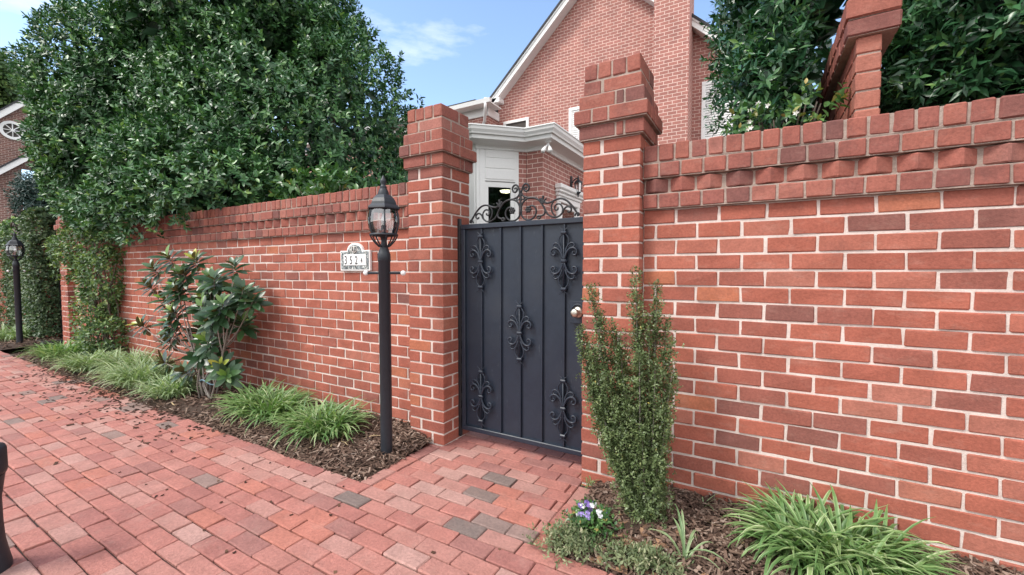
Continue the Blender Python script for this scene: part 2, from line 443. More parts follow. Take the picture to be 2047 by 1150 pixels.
# ---- ground, paving, beds
mb = MB(); mb.add([(-400, -400, -.09), (400, -400, -.09), (400, 400, -.09), (-400, 400, -.09)], [(0, 1, 2, 3)])
tag(mb.build('ground', GROUND), kind='structure')
mb = MB(); mb.add([(-24, -1.5, -.012), (5, -1.5, -.012), (5, BEDY+.01, -.012), (-24, BEDY+.01, -.012)], [(0, 1, 2, 3)], 0, 1)
mb.add([(-2.02, BEDY+.01, -.012), (-.76, BEDY+.01, -.012), (-.76, 3.3, -.012), (-2.02, 3.3, -.012)], [(0, 1, 2, 3)], 0, 1)
def paver(x0, x1, y0, y1):
    t = random.random()
    t = random.uniform(0, .095) if t < .06 else (random.uniform(.8, .93) if t > .84 else (random.uniform(.95, 1) if t > .77 else min(.8, max(.1, random.gauss(.45, .24)))))
    g = .0022; dz = random.uniform(-.003, .003)
    cbox(mb, ((x0+x1)/2, (y0+y1)/2, -.025+dz), ((x1-x0)/2-g, (y1-y0)/2-g-.0007, .025), .0045, random.gauss(0, .009), t, 0, .0022,
         (random.gauss(0, .010), random.gauss(0, .014)))
PW = .0985
row = 0; y1 = BEDY
while y1 > -.3:
    x = -14.5+(.1 if row % 2 else 0)+random.uniform(-.02, .02)
    xe = 1.3
    while x < xe:
        w = .2+random.uniform(-.003, .003)
        if not (row < 0): paver(x, x+w, y1-PW, y1)
        x += w
    y1 -= PW; row += 1
row = 1; y0 = BEDY
while y0 < 2.75:
    x = -1.915-(.1 if row % 2 else 0)
    while x < -.872:
        a, b = max(x, -1.915), min(x+.2, -.872)
        if b-a > .03: paver(a, b, y0, y0+PW)
        x += .2
    y0 += PW; row += 1
y0 = BEDY
while y0 < 2.30:
    paver(-2.013, -1.915, y0, min(y0+.2, 2.318)); y0 += .2
y0 = BEDY
while y0 < 2.25:
    paver(-.872, -.775, y0, y0+.2); y0 += .2
tag(mb.build('brick_pavement', [PAVER, JOINT]), kind='structure')

def bed(name, x0, x1, y0, y1, seed):
    nx, ny = int((x1-x0)/.05), int((y1-y0)/.05); V = []; F = []
    for j in range(ny+1):
        for i in range(nx+1):
            x = x0+(x1-x0)*i/nx; y = y0+(y1-y0)*j/ny; V.append((x, y, 0))
    V = np.array(V); e = np.minimum(np.minimum(V[:, 0]-x0, x1-V[:, 0]), V[:, 1]-y0)
    V[:, 2] = -.012+np.clip(e/.15, 0, 1)*(.03+.02*wob(V, seed, 9)+.012*wob(V, seed+1, 30))+.035*np.clip((V[:, 1]-y0)/.7, 0, 1)
    for j in range(ny):
        for i in range(nx): a = j*(nx+1)+i; F.append((a, a+1, a+nx+2, a+nx+1))
    o = mesh_np(name, V, np.array(F), np.full(len(F), .5), SOIL); tag(o, kind='structure'); return V
BA = bed('mulch_bed', -9.5, -2.013, BEDY, 2.42, 3)
BB = bed('mulch_bed', -.775, 3.2, BEDY, 2.42, 8)
BC = bed('mulch_bed', -16, -10.25, BEDY, 2.6, 13)
def bedz(x, y, x0, x1):
    e = np.minimum(np.minimum(x-x0, x1-x), y-BEDY)
    return -.012+np.clip(e/.15, 0, 1)*.032+.035*np.clip((y-BEDY)/.7, 0, 1)
def chips(n, x0, x1, y0, y1, size, bx):
    C = np.stack([RNG.uniform(x0, x1, n), RNG.uniform(y0, y1, n), np.zeros(n)], 1); C[:, 2] = bedz(C[:, 0], C[:, 1], *bx)+RNG.uniform(.002, .022, n)
    S = np.stack([RNG.uniform(.5, 1.6, n)*size, RNG.uniform(.12, .4, n)*size, RNG.uniform(.05, .12, n)*size], 1)
    return C, S
parts = [chips(6500, -4.0, -2.0, BEDY-.01, 2.41, .038, (-9.5, -2.013)), chips(3800, -9.4, -4.0, BEDY-.03, 2.41, .045, (-9.5, -2.013)),
         chips(9500, -.78, 1.1, BEDY-.005, 2.41, .036, (-.775, 3.2)), chips(1000, -14, -10.3, BEDY, 2.4, .06, (-16, -10.25))]
C = np.concatenate([p[0] for p in parts]); S = np.concatenate([p[1] for p in parts]); V, Q = rot_boxes(C, S)
tt = np.repeat(np.clip(RNG.beta(1.5, 2.0, len(C)), 0, 1), 6)
tag(mesh_np('mulch_chips', V, Q, tt, CHIP, None, False), 'brown shredded bark mulch covering the planting beds below the wall', 'mulch', kind='stuff')
# fallen leaf crumbs on the paving and tan leaves in the bed
n = 420; x = -3.4-RNG.beta(1.6, 1.6, n)*4.6; d = RNG.exponential(.16, n); C = np.stack([x, np.maximum(BEDY-.02-d, .6), np.full(n, .004)], 1)
S = np.stack([RNG.uniform(.012, .045, n), RNG.uniform(.008, .02, n), np.full(n, .004)], 1); tl = RNG.uniform(0, .6, n)
m = 40; C2 = np.stack([RNG.uniform(-3.5, -.2, m), RNG.uniform(.9, BEDY, m), np.full(m, .004)], 1); S2 = np.stack([RNG.uniform(.01, .022, m), RNG.uniform(.008, .014, m), np.full(m, .004)], 1)
k = 70; C3 = np.stack([RNG.normal(-.47, .12, k), RNG.normal(1.83, .12, k), np.full(k, .045)], 1); C3[:, 1] = np.clip(C3[:, 1], 1.7, 2.35); C3[:, 2] = bedz(C3[:, 0], C3[:, 1], -.775, 3.2)+.018
S3 = np.stack([RNG.uniform(.02, .05, k), RNG.uniform(.015, .028, k), np.full(k, .004)], 1)
V, Q = rot_boxes(np.concatenate([C, C2, C3]), np.concatenate([S, S2, S3]), .2)
tag(mesh_np('leaf_litter', V, Q, np.repeat(np.concatenate([tl, RNG.uniform(0, .7, m), RNG.uniform(.6, 1, k)]), 6), LITTER, None, False),
    'dry fallen leaf crumbs scattered along the bed edge', 'leaf litter', kind='stuff')

# ---- garden walls
def courses(mb, x0, x1, k0, k1, zoff, y, bl=.2055):
    for k in range(k0, k1):
        x = x0-(bl/2 if k % 2 else 0)-(.03 if zoff else .06); z = zoff+k*H
        while x < x1:
            a, b = max(x, x0+.004), min(x+bl-.0105+random.uniform(-.002, .002), x1-.003)
            if b-a > .025:
                dy = random.uniform(-.0022, .0022); z = zoff+k*H+random.uniform(-.0012, .0012)
                cb(mb, a, b, y+dy, y+.07, z+.0052+random.uniform(-.001, .001), z+H-.0052+random.uniform(-.001, .001), .0038, tb(.07), 0, .0024)
            x += bl
def garden_wall(name_label, x0, x1, zoff):
    w = thing('garden_wall', name_label, 'wall', ((x0+x1)/2, WY, 0))
    mb = MB(); courses(mb, x0, x1, -1, 19, zoff, WY)
    cb(mb, x0, x1, WY+.0045, WY+.2, zoff-H, zoff+19*H, .001, .5, 1)
    cb(mb, x0+.001, x1-.001, CY+.08, WY+.19, zoff+19*H, zoff+22*H, .001, .3, 1)
    mb.build('wall_face', [BRICK, MORTAR], w)
    def header_row(mb, k, hgt=H):
        x = x0+random.uniform(-.06, 0); z = zoff+k*H
        while x < x1:
            b = x+.0985+random.uniform(-.003, .003); a = max(x, x0+.003); b2 = min(b, x1-.003)
            if b2-a > .02: cb(mb, a, b2, CY+random.uniform(-.003, .003), CY+.1, z+.005, z+hgt-.0055, .004, tb(.1), 0, .0016)
            x = b+.0095
        cb(mb, x0, x1, CY+.006, CY+.12, z, z+hgt-.001, .001, .5, 1)
    mb = MB(); header_row(mb, 19); mb.build('corbel_course', [CAPBRICK, CAPMORTAR], w)
    mb = MB(); x = x0+.066; z = zoff+20*H
    while x < x1-.05:
        i0 = len(mb.v); cbox(mb, (x, CY+.004+.078+random.uniform(0, .004), z+H/2), (.0455, .0455, H/2-.005), .006, R(45+random.uniform(-4, 4)), tb(.12), 0, .0018)
        yc = min(v[1] for v in mb.v[i0:])
        for q in range(i0, len(mb.v)): a = mb.v[q]; mb.v[q] = (a[0], CY+.003+(a[1]-yc)*.62, a[2])
        x += .131+random.uniform(-.002, .002)
    cb(mb, x0+.001, x1-.001, CY+.037, CY+.1, z, z+H-.001, .001, .0, 1)
    mb.build('dogtooth_course', [CAPBRICK, CAPMORTAR], w)
    mb = MB(); header_row(mb, 21); mb.build('string_course', [CAPBRICK, CAPMORTAR], w)
    mb = MB(); x = x0+.004; z = zoff+22*H
    while x < x1-.02:
        b = min(x+.0695+random.uniform(-.002, .003), x1-.002)
        cb(mb, x, b, CY+random.uniform(-.004, .004), CY+.205, z+.004, z+.092+random.uniform(-.003, .003), .006, tb(.16), 0, .002)
        x = b+.0092
    cb(mb, x0, x1, CY+.007, CY+.2, z, z+.087, .001, .5, 1)
    mb.build('coping', [CAPBRICK, CAPMORTAR], w)
    return w
garden_wall('long red brick garden wall carrying the house number plaque, magnolia in front of it', -9.545, -2.217, 0.0)
garden_wall('red brick garden wall behind the upright holly, white wide mortar joints, dogtooth coping', -.5525, 3.2, .014)

def pillar(x0, y0, w, ktop, label, step=(.02, .042, .02), zadj=0.0):
    t = thing('gate_pillar', label, 'pillar', (x0+w/2, y0+w/2, 0))
    def course(mb, z, h, o, k, mats):
        X0, X1, Y0, Y1 = x0-o, x0+w+o, y0-o, y0+w+o; S, HD, j = .203, .0985, .010
        gap = (X1-X0)-S-HD
        def seg(a, b, face):
            d = random.uniform(-.0015, .0015); q = (z+.0052, z+h-.0052)
            if face == 0: cb(mb, a, b, Y0+d, Y0+.098, *q, .004, tb(.08), 0, .0014)
            if face == 1: cb(mb, X1-.098, X1-d, a, b, *q, .004, tb(.08), 0, .0014)
            if face == 2: cb(mb, a, b, Y1-.098, Y1-d, *q, .004, tb(.08), 0, .0014)
            if face == 3: cb(mb, X0+d, X0+.098, a, b, *q, .004, tb(.08), 0, .0014)
        flip = k % 2
        # pinwheel of stretchers; a thin closer where the course is wider
        def run(lo, hi, rev, face):
            if not rev:
                seg(lo, lo+S, face)
                if gap > .028: seg(lo+S+j, hi-HD-j, face)
            else:
                seg(hi-S, hi, face)
                if gap > .028: seg(lo+HD+j, hi-S-j, face)
        run(X0, X1, flip, 0); run(Y0, Y1, flip, 1); run(X0, X1, not flip, 2); run(Y0, Y1, not flip, 3)
        cb(mb, X0+.005, X1-.005, Y0+.005, Y1-.005, z, z+h, .001, .5, 1)
    mb = MB()
    for k in range(-1, ktop): course(mb, k*H+zadj, H, 0, k, None)
    mb.build('shaft', [BRICK, MORTAR], t)
    mb = MB()
    for i, o in enumerate((*step, 0)): course(mb, (ktop+i)*H+zadj, H, o, ktop+i, None)
    z = (ktop+4)*H+zadj; n = 4; pw = w/n
    for i in range(n):
        a = x0+i*pw+.004; b = x0+(i+1)*pw-.004
        cb(mb, a, b, y0, y0+.2, z+.005, z+.092, .006, tb(.2), 0, .002)
        cb(mb, a, b, y0+.209, y0+w, z+.005, z+.092, .006, tb(.2), 0, .002)
    cb(mb, x0+.006, x0+w-.006, y0+.006, y0+w-.006, z, z+.085, .001, .5, 1)
    mb.build('corbelled_cap', [CAPBRICK, CAPMORTAR], t)
    return t
pillar(-2.217, PY, .32, 24, 'square red brick gate pillar with corbelled cap beside the lamp post and gate hinges')
pillar(-.8735, PY, .3205, 24, 'square red brick gate pillar with corbelled cap between gate lock and upright holly')
pillar(-9.868, PY, .322, 22, 'far red brick gate pillar with corbelled cap behind the climbing creeper')

# ---- cross wall behind the coping
t = thing('cross_wall', 'narrow brick wall end with overhanging cap standing behind the garden wall coping', 'wall', (.41, 2.5, 0))
mb = MB(); z0 = 2.305
for k in range(28):
    zt = z0-k*.082
    if zt < .1: break
    cb(mb, .366, .458, 2.5, 2.59, zt-.077, zt, .006, .9 if k < 5 else tb(), 0, .002)
    y = 2.60+(.1 if k % 2 else 0)
    if k % 2: cb(mb, .366, .458, 2.598, 2.69, zt-.077, zt, .005, tb(), 0, .0015)
    while y < 4.15:
        cb(mb, .366, .458, y, y+.197, zt-.077, zt, .005, tb(), 0, .0015); y += .206
cb(mb, .3705, .4535, 2.506, 4.2, 0, 2.303, .001, .2, 1)
mb.build('wall_face', [BRICK, CAPMORTAR], t)
mb = MB()
for i, (za, zb, yo) in enumerate(((2.307, 2.377, 2.472), (2.382, 2.468, 2.468))):
    y = yo
    while y < 4.1:
        cb(mb, .325-.003*i, .515, y, y+.093, za, zb, .006, tb(.25), 0, .002); y += .1015
    cb(mb, .332, .508, yo+.01, 4.1, za-.003, zb-.006, .001, .2, 1)
mb.build('cap_course', [CAPBRICK, CAPMORTAR], t)

# ------------------------------------------------------------------ the gate
g = thing('metal_gate', 'black sheet metal garden gate with scroll ornaments and curled cresting between brick pillars', 'gate', (-1.38, GY, 0))
GX0, GX1, GZ0, GZ1 = -1.868, -.893, .075, 1.574
CX = -1.382
mb = MB(); cb(mb, GX0+.01, GX1-.01, GY+.012, GY+.018, GZ0+.01, GZ1-.01, .001); mb.build('sheet_panel', GATEPAINT, g)
mb = MB()
cb(mb, GX0, GX1, GY-.012, GY+.022, GZ1-.034, GZ1, .004); cb(mb, GX0, GX1, GY-.012, GY+.022, GZ0, GZ0+.034, .004)
cb(mb, GX0+.001, GX0+.032, GY-.011, GY+.021, GZ0+.034, GZ1-.034, .004); cb(mb, GX1-.032, GX1-.001, GY-.011, GY+.021, GZ0+.034, GZ1-.034, .004)
mb.build('gate_frame', GATEPAINT, g)
BARS = [-1.696, -1.538, -1.382, -1.220, -1.063]
for bx in BARS:
    mb = MB(); cb(mb, bx-.0065, bx+.0065, GY-.004, GY+.011, GZ0+.0345, GZ1-.0345, .002); mb.build('bar', GATEPAINT, g)
def P2(cx, cz, pts, y): return [(cx+p[0], y, cz+p[1]) for p in pts]
def ornament(cx, cz):
    o = MB(); y = GY-.012
    for sx in (-1, 1):
        for sz in (-1, 1):
            f = lambda pts: P2(cx, cz, [(sx*a*1.04, sz*b*1.03) for a, b in pts], y)
            tube(o, smooth_pts(f([(.004, .012), (.010, .04), (.020, .08), (.033, .115), (.031, .138), (.018, .158), (.005, .172)])), [.0052]*31, 6)
            tube(o, smooth_pts(f([(.005, .012), (.012, .035), (.026, .062), (.048, .078), (.071, .076), (.084, .060), (.080, .040), (.064, .036), (.056, .047), (.064, .056)])), [.0075]*30+[.0065]*16, 7)
            tube(o, smooth_pts(f([(.010, .055), (.016, .075), (.030, .098), (.050, .110), (.067, .103), (.069, .088), (.058, .085)])), .0058, 6)
            tube(o, smooth_pts(f([(.004, .182), (.010, .192), (.022, .200), (.030, .212)])), [.0055-.0003*i for i in range(16)], 6)
    for zz in (-.178, 0, .178):
        cb(o, cx-.021, cx+.021, y-.011, y+.012, cz+zz-.010, cz+zz+.010, .006)
    tube(o, [(cx, y, cz-.17), (cx, y, cz+.17)], .005, 6)
    o.build('scroll_ornament', GATEPAINT, g)
for cx, cz in ((-1.697, 1.305), (-1.063, 1.305), (-1.382, .824), (-1.696, .345), (-1.063, .362)): ornament(cx, cz)
# cresting: right half in metres from its centre foot, mirrored
def crest():
    o = MB(); k = .00166; bz = GZ1; y = GY+.004
    L = {
     'curl': ([(497, 255), (497, 200), (500, 130), (508, 90), (520, 58), (540, 42), (562, 52), (570, 76), (558, 97), (538, 98), (528, 82), (538, 68), (552, 74)], .0072),
     'arc': ([(503, 108), (520, 136), (560, 152), (610, 158), (650, 178), (682, 218), (704, 258), (698, 290), (672, 302), (650, 300), (640, 312), (655, 322), (668, 312)], .0072),
     'ring': ([(502, 262), (508, 292), (530, 316), (562, 326), (596, 320), (622, 296), (632, 262), (620, 232), (596, 218), (574, 222)], .0068),
     'ring2': ([(500, 255), (506, 212), (528, 176), (566, 157), (610, 158)], .0072),
     'outer': ([(690, 184), (712, 206), (750, 204), (790, 188), (832, 182), (872, 198), (912, 236), (948, 286), (966, 318)], .0072),
     'cs': ([(704, 258), (730, 296), (772, 318), (812, 316), (842, 292), (858, 262), (884, 246), (908, 256), (912, 278), (896, 290), (884, 278)], .0066),
     'cs2': ([(772, 200), (756, 236), (764, 282), (790, 316)], .0060),
     'spiral': ([(842, 292), (846, 256), (828, 226), (800, 222), (780, 244), (790, 266), (808, 262), (808, 248)], .0060),
     'corner': ([(940, 322), (952, 300), (968, 300), (972, 316), (958, 318)], .0060),
     'bud1': ([(684, 212), (676, 186), (664, 166)], .0085), 'bud2': ([(688, 210), (686, 176), (690, 148)], .0085), 'bud3': ([(692, 208), (702, 184), (716, 172)], .006),
     'tre': ([(500, 150), (516, 164), (530, 158), (528, 146)], .0055)}
    for s in (-1, 1):
        for pts, r in L.values():
            q = smooth_pts([(CX+s*(a-497)*.00087, y, bz+(333-b)*.00084) for a, b in pts], 5)
            tube(o, q, r*.92, 7)
        c = (CX+s*(568-497)*.00087, y-.004, bz+(333-246)*.00084)
        for a in range(7):
            A = a/6*6.283; rr = 0 if a == 6 else .015
            ball(o, (c[0]+rr*math.cos(A), c[1]-.002, c[2]+rr*math.sin(A)), .0095, 0, 8)
    cb(o, CX-.010, CX+.010, y-.010, y+.010, bz+.055, bz+.085, .004)
    cb(o, CX-.011, CX+.011, y-.011, y+.011, bz+.19, bz+.203, .004)
    o.build('cresting', IRON, g)
crest()
mb = MB(); cb(mb, -1.899, -1.876, GY-.012, GY+.012, .02, 1.62, .002)
for zz in np.arange(.18, 1.6, .11): cb(mb, -1.8775, -1.866, GY-.006, GY+.006, zz, zz+.05, .002)
mb.build('hinge_strip', IRON, g)
mb = MB(); cb(mb, -1.02, -.894, GY-.015, GY-.011, .915, 1.055, .002); mb.build('lock_plate', GATEPAINT, g)
mb = MB()
def lathey(mb, prof, c, n=20, mat=0):
    V = []; F = []
    for r, d in prof:
        for k in range(n): a = 6.2832*k/n; V.append((c[0]+r*math.cos(a), c[1]-d, c[2]+r*math.sin(a)))
    for i in range(len(prof)-1):
        for k in range(n): F.append((i*n+k, i*n+(k+1) % n, (i+1)*n+(k+1) % n, (i+1)*n+k))
    F.append(tuple((len(prof)-1)*n+k for k in range(n))); mb.add(V, F, .5, mat, True)
kn = lathey
kc = (-.963, GY-.015, .986)
kn(mb, [(.036, 0), (.036, .008), (.026, .014), (.014, .018), (.012, .035), (.020, .040), (.027, .052), (.027, .062), (.020, .070), (.008, .072)], kc)
mb.build('door_knob', BRASS, g)
mb = MB(); V = [];
tube(mb, [(-.963+.045*math.cos(a), GY-.018, .99+.045*math.sin(a)) for a in np.linspace(0, math.pi, 12)], .006, 6); mb.build('knob_guard', GATEPAINT, g)
# ---- house number plaque
pl = thing('house_number_plaque', 'small arched mosaic address plaque reading 3524 on the brick wall', 'sign', (-2.86, WY, 1.33))
def plaque():
    px0, px1, z0, z1, yc = -3.04, -2.69, 1.243, 1.408, 2.394
    cx = (px0+px1)/2; arc = [(cx+.094*math.cos(a)*.98, z1-.001+.062*math.sin(a)) for a in np.linspace(0, math.pi, 17)]
    def outline(d): return [(px0+d, z0+d), (px1-d, z0+d), (px1-d, z1-d)]+[(cx+(x-cx)*(1-d/.094), z1-d+(z-z1)*(1-d/.12)) for x, z in arc]+[(px0+d, z1-d)]
    mb = MB(); prism(mb, [(x, yc-.016, z) for x, z in outline(0)], (0, .02, 0)); mb.build('plate', WHITE, pl)
    m, nt, b, _ = new_mat('plaque_mosaic'); p = pos(nt)
    v = N(nt, 'ShaderNodeTexVoronoi'); v.inputs['Scale'].default_value = 75; nt.links.new(p, v.inputs['Vector'])
    c = ramp(nt, v.outputs['Color'], [(.1, (.04, .05, .055)), (.35, (.18, .21, .22)), (.5, (.36, .40, .40)), (.62, (.10, .12, .14)), (.8, (.6, .62, .6))])
    c = mix(nt, ramp(nt, noise(nt, 40, 3, .6, p), [(.55, (0, 0, 0)), (.75, (.5,)*3)]), c, (.45, .36, .22))
    nt.links.new(c, b.inputs['Base Color']); b.inputs['Roughness'].default_value = .4
    mb = MB(); prism(mb, [(x, yc-.0185, z) for x, z in outline(.010)], (0, .005, 0)); mb.build('mosaic_border', m, pl)
    mb = MB(); cb(mb, px0+.045, px1-.04, yc-.0215, yc-.0175, z0+.043, z1-.032, .001); mb.build('number_field', WHITE, pl)
    mb = MB(); yy = yc-.0225
    tube(mb, [(cx-.03, yy, z1+.03), (cx-.028, yy, z1-.004), (cx, yy, z1-.022), (cx+.028, yy, z1-.004), (cx+.03, yy, z1+.03), (cx-.03, yy, z1+.03)], .004, 6)
    tube(mb, [(cx, yy, z1+.028), (cx, yy, z1-.015)], .007, 6)
    mb.build('crest_emblem', STONE, pl)
    for ch, dx, s in (('3', -.107, .098), ('5', -.043, .094), ('2', .021, .094), ('4', .083, .062)):
        cu = bpy.data.curves.new('digit', 'FONT'); cu.body = ch; cu.size = s*1.02; cu.extrude = .0012; cu.align_x = 'CENTER'
        o = bpy.data.objects.new('digit', cu); COL.objects.link(o)
        bpy.context.view_layer.update()
        me = bpy.data.meshes.new_from_object(o.evaluated_get(bpy.context.evaluated_depsgraph_get())); bpy.data.objects.remove(o)
        for v in me.vertices:
            x, yv, zv = v.co; v.co = (cx+dx+x*.72+.004, yc-.0222-zv, z0+.052+yv*1.0+(.008 if ch == '4' else 0))
        me.materials.clear(); me.materials.append(IRON); link('digit', me, pl)
plaque()

# ------------------------------------------------------------------ lamp post (built once, then copied)
LX, LY = -2.132, 2.006
lp = thing('lamp_post', 'black lamp post in the mulch beside the gate, its lantern clear glass', 'street lamp', (LX, LY, 0), 'lamp posts along the garden wall')
c0 = (LX, LY, 0)
mb = MB(); lathe(mb, [(.0555, -.05), (.0555, 1.302), (.0585, 1.304), (.0585, 1.352), (.055, 1.358), (.036, 1.398), (.0355, 1.402), (.001, 1.403)], c0, 32); po = mb.build('post', LAMPBLACK, lp)
mb = MB()
for a in (.6, 2.7, 4.8):
    mb = MB(); ball(mb, (LX+.058*math.cos(a), LY+.058*math.sin(a), 1.312), .006, 0, 8); mb.build('screw', LAMPBLACK, po)
bar_dir = Vector((.93, .37, 0)).normalized()
mb = MB(); tube(mb, [Vector((LX, LY, 1.228))-bar_dir*.125, Vector((LX, LY, 1.228))+bar_dir*.125], .0085, 10); lb = mb.build('ladder_bar', LAMPBLACK, lp)
for s in (-1, 1):
    mb = MB(); ball(mb, Vector((LX, LY, 1.228))+bar_dir*.13*s, .017, 0, 16); mb.build('bar_knob', KNOBW, lb)
lan = thing('lantern', None, None, (0, 0, 0)); lan.parent = lp
mb = MB(); lathe(mb, [(.034, 1.40), (.026, 1.41), (.022, 1.44), (.03, 1.462), (.06, 1.47), (.06, 1.476), (.004, 1.478)], c0, 16)
for k in range(8):
    a = k*math.pi/4+.2; f = lambda r, z: (LX+r*math.cos(a), LY+r*math.sin(a), z)
    tube(mb, smooth_pts([f(.034, 1.402), (f(.045, 1.405)), f(.078, 1.432), f(.103, 1.462), f(.108, 1.478)], 4), .0055, 6)
lathe(mb, [(.086, 1.474), (.112, 1.470), (.116, 1.478), (.110, 1.486), (.086, 1.484)], c0, 32)
mb.build('cage_base', LAMPBLACK, lan)
prof = [(.104, 1.484), (.118, 1.515), (.1265, 1.55), (.1275, 1.58), (.122, 1.612), (.113, 1.64)]
ph = 0.35
for k in range(6):
    mb = MB(); lathe(mb, prof, c0, 6, 0, True, .5, (ph+k*math.pi/3+.03, ph+(k+1)*math.pi/3-.03)); mb.build('glass_panel', LAMPGLASS, lan)
for k in range(6):
    a = ph+k*math.pi/3; mb = MB()
    tube(mb, smooth_pts([(LX+r*1.01*math.cos(a), LY+r*1.01*math.sin(a), z) for r, z in prof], 3), .0062, 6); mb.build('rib', LAMPBLACK, lan)
mb = MB(); lathe(mb, [(.10, 1.632), (.120, 1.630), (.124, 1.642), (.150, 1.640), (.157, 1.646), (.153, 1.656), (.128, 1.672)], c0, 6, 0, False, .5, None, ph)
lathe(mb, [(.128, 1.668), (.120, 1.688), (.102, 1.712), (.070, 1.734), (.044, 1.742)], c0, 6, 0, False, .5, None, ph)
lathe(mb, [(.12, 1.640), (.06, 1.66), (.001, 1.665)], c0, 6, 0, False, .5, None, ph)
mb.build('lantern_roof', LAMPBLACK, lan)
mb = MB(); lathe(mb, [(.044, 1.738), (.043, 1.752), (.034, 1.772), (.026, 1.784), (.032, 1.790), (.020, 1.798), (.018, 1.806), (.026, 1.820), (.024, 1.834), (.014, 1.846), (.011, 1.852), (.006, 1.862), (.0005, 1.866)], c0, 16); mb.build('finial', LAMPBLACK, lan)
mb = MB()
lathe(mb, [(.03, 1.478), (.022, 1.49), (.020, 1.54), (.001, 1.541)], c0, 14); mb.build('socket', LAMPBLACK, lan)
mb = MB(); lathe(mb, [(.010, 1.541), (.020, 1.565), (.019, 1.585), (.009, 1.612), (.0005, 1.62)], c0, 12); mb.build('bulb', KNOBW, lan)
def slim(o, k):
    for v in o.data.vertices: v.co.x = LX+(v.co.x-LX)*k; v.co.y = LY+(v.co.y-LY)*k
for o in (po, *[q for q in bpy.data.objects if q.parent in (po, lan)]):
    slim(o, .69 if o.parent in (lp, po) else (.72 if o.name.startswith('lantern_roof') else .8))
lp2 = copy_tree(lp, (-10.58-LX, 1.98-LY, 0.0), R(-75))
lp2['label'] = 'far black lamp post standing in front of the ivy clad wall'

# ------------------------------------------------------------------ small things on the ground
mb = MB(); cb(mb, -10.72, -10.22, 2.15, 2.45, .0, .035, .012); cb(mb, -10.70, -10.24, 2.17, 2.43, .034, .05, .01)
tag(mb.build('drain_cover', PLASTIC), 'flat black plastic cover on the ground by the far lamp post', 'cover')
mb = MB()
V = [(-5.35+.10*math.cos(a)*(1+.15*math.sin(3*a)), 2.18+.06*math.sin(a), z) for z in (.02, .1) for a in np.linspace(0, 6.283, 9)[:-1]]
lathe(mb, [(.09, .02), (.095, .07), (.075, .12), (.04, .14), (.001, .142)], (-5.42, 2.2, 0), 9, 0, True)
tag(mb.build('garden_stone', STONE), 'small pale stone behind the grassy clumps near the magnolia', 'stone')
bo = thing('bollard', 'low black bollard with flat cap and flared foot standing on the brick paving', 'bollard', (-2.742, .385, 0))
mb = MB(); lathe(mb, [(.078, .0), (.078, .02), (.071, .06), (.062, .12), (.058, .2), (.057, .30), (.066, .37), (.07, .40)], (-2.742, .385, 0), 24); mb.build('shaft', LAMPBLACK, bo)
mb = MB(); lathe(mb, [(.05, .40), (.074, .405), (.078, .42), (.077, .505), (.072, .518), (.001, .522)], (-2.742, .385, 0), 24); mb.build('cap', LAMPBLACK, bo)

# ------------------------------------------------------------------ the house
hs = thing('brick_house', 'red brick house with steep white trimmed gable, chimney and sunroom behind the gate', 'house', (-4, 11.5, 0))
FY, GYH = 11.2, 11.5
zr = lambda x: 6.51+.93*(x+7.2) if x < -3.93 else 6.51+.93*(-.66-x)
mb = MB(); prism(mb, [(-7.15, GYH, 0), (.6, GYH, 0), (.6, GYH, 6.2), (-.72, GYH, zr(-.72)-.2), (-3.93, GYH, zr(-3.93)-.2), (-7.15, GYH, zr(-7.15)-.2)], (0, .3, 0)); mb.build('gable_wall', HBRICK, hs)
mb = MB(); prism(mb, [(-2.30, 10.8, 0), (-1.50, 10.8, 0), (-1.50, 10.8, 12), (-2.30, 10.8, 12)], (0, .72, 0)); mb.build('chimney', HBRICK, hs)
mb = MB()
for x0, x1, s in ((-7.2, -3.93, 1), (-.66, -3.93, -1)):
    a, b = zr(x0), zr(x1)
    prism(mb, [(x0, FY, a-.2), (x1, FY, b-.2), (x1, FY, b), (x0, FY, a)], (0, .03, 0))
    prism(mb, [(x0, FY-.025, a-.05), (x1, FY-.025, b-.05), (x1, FY-.025, b+.0), (x0, FY-.025, a+.0)], (0, .022, 0))
mb.build('rake_board', WHITE, hs)
mb = MB()
for x0, x1 in ((-7.2, -3.93), (-.66, -3.93)):
    a, b = zr(x0), zr(x1); prism(mb, [(x0, FY+.032, a-.205), (x1, FY+.032, b-.205), (x1, FY+.032, b-.16), (x0, FY+.032, a-.16)], (0, .268, 0))
mb.build('soffit', WHITE, hs)
mb = MB()
for x0, x1 in ((-7.28, -3.93), (-.58, -3.93)):
    a, b = zr(x0), zr(x1); prism(mb, [(x0, FY-.05, a+.004), (x1, FY-.05, b+.004), (x1, FY-.05, b+.075), (x0, FY-.05, a+.075)], (0, 9, 0))
prism(mb, [(-16, 10.45, 6.22), (-7.3, 10.45, 6.22), (-7.3, 13.5, 6.5), (-16, 13.5, 6.5)], (0, 0, .03))
mb.build('roof', ROOF, hs)
mb = MB(); cb(mb, -7.34, -6.93, 11.2, 11.497, 6.37, 6.50, .01); cb(mb, -7.30, -7.2, 10.9, 11.2, 6.15, 6.45, .01); mb.build('eave_return', WHITE, hs)
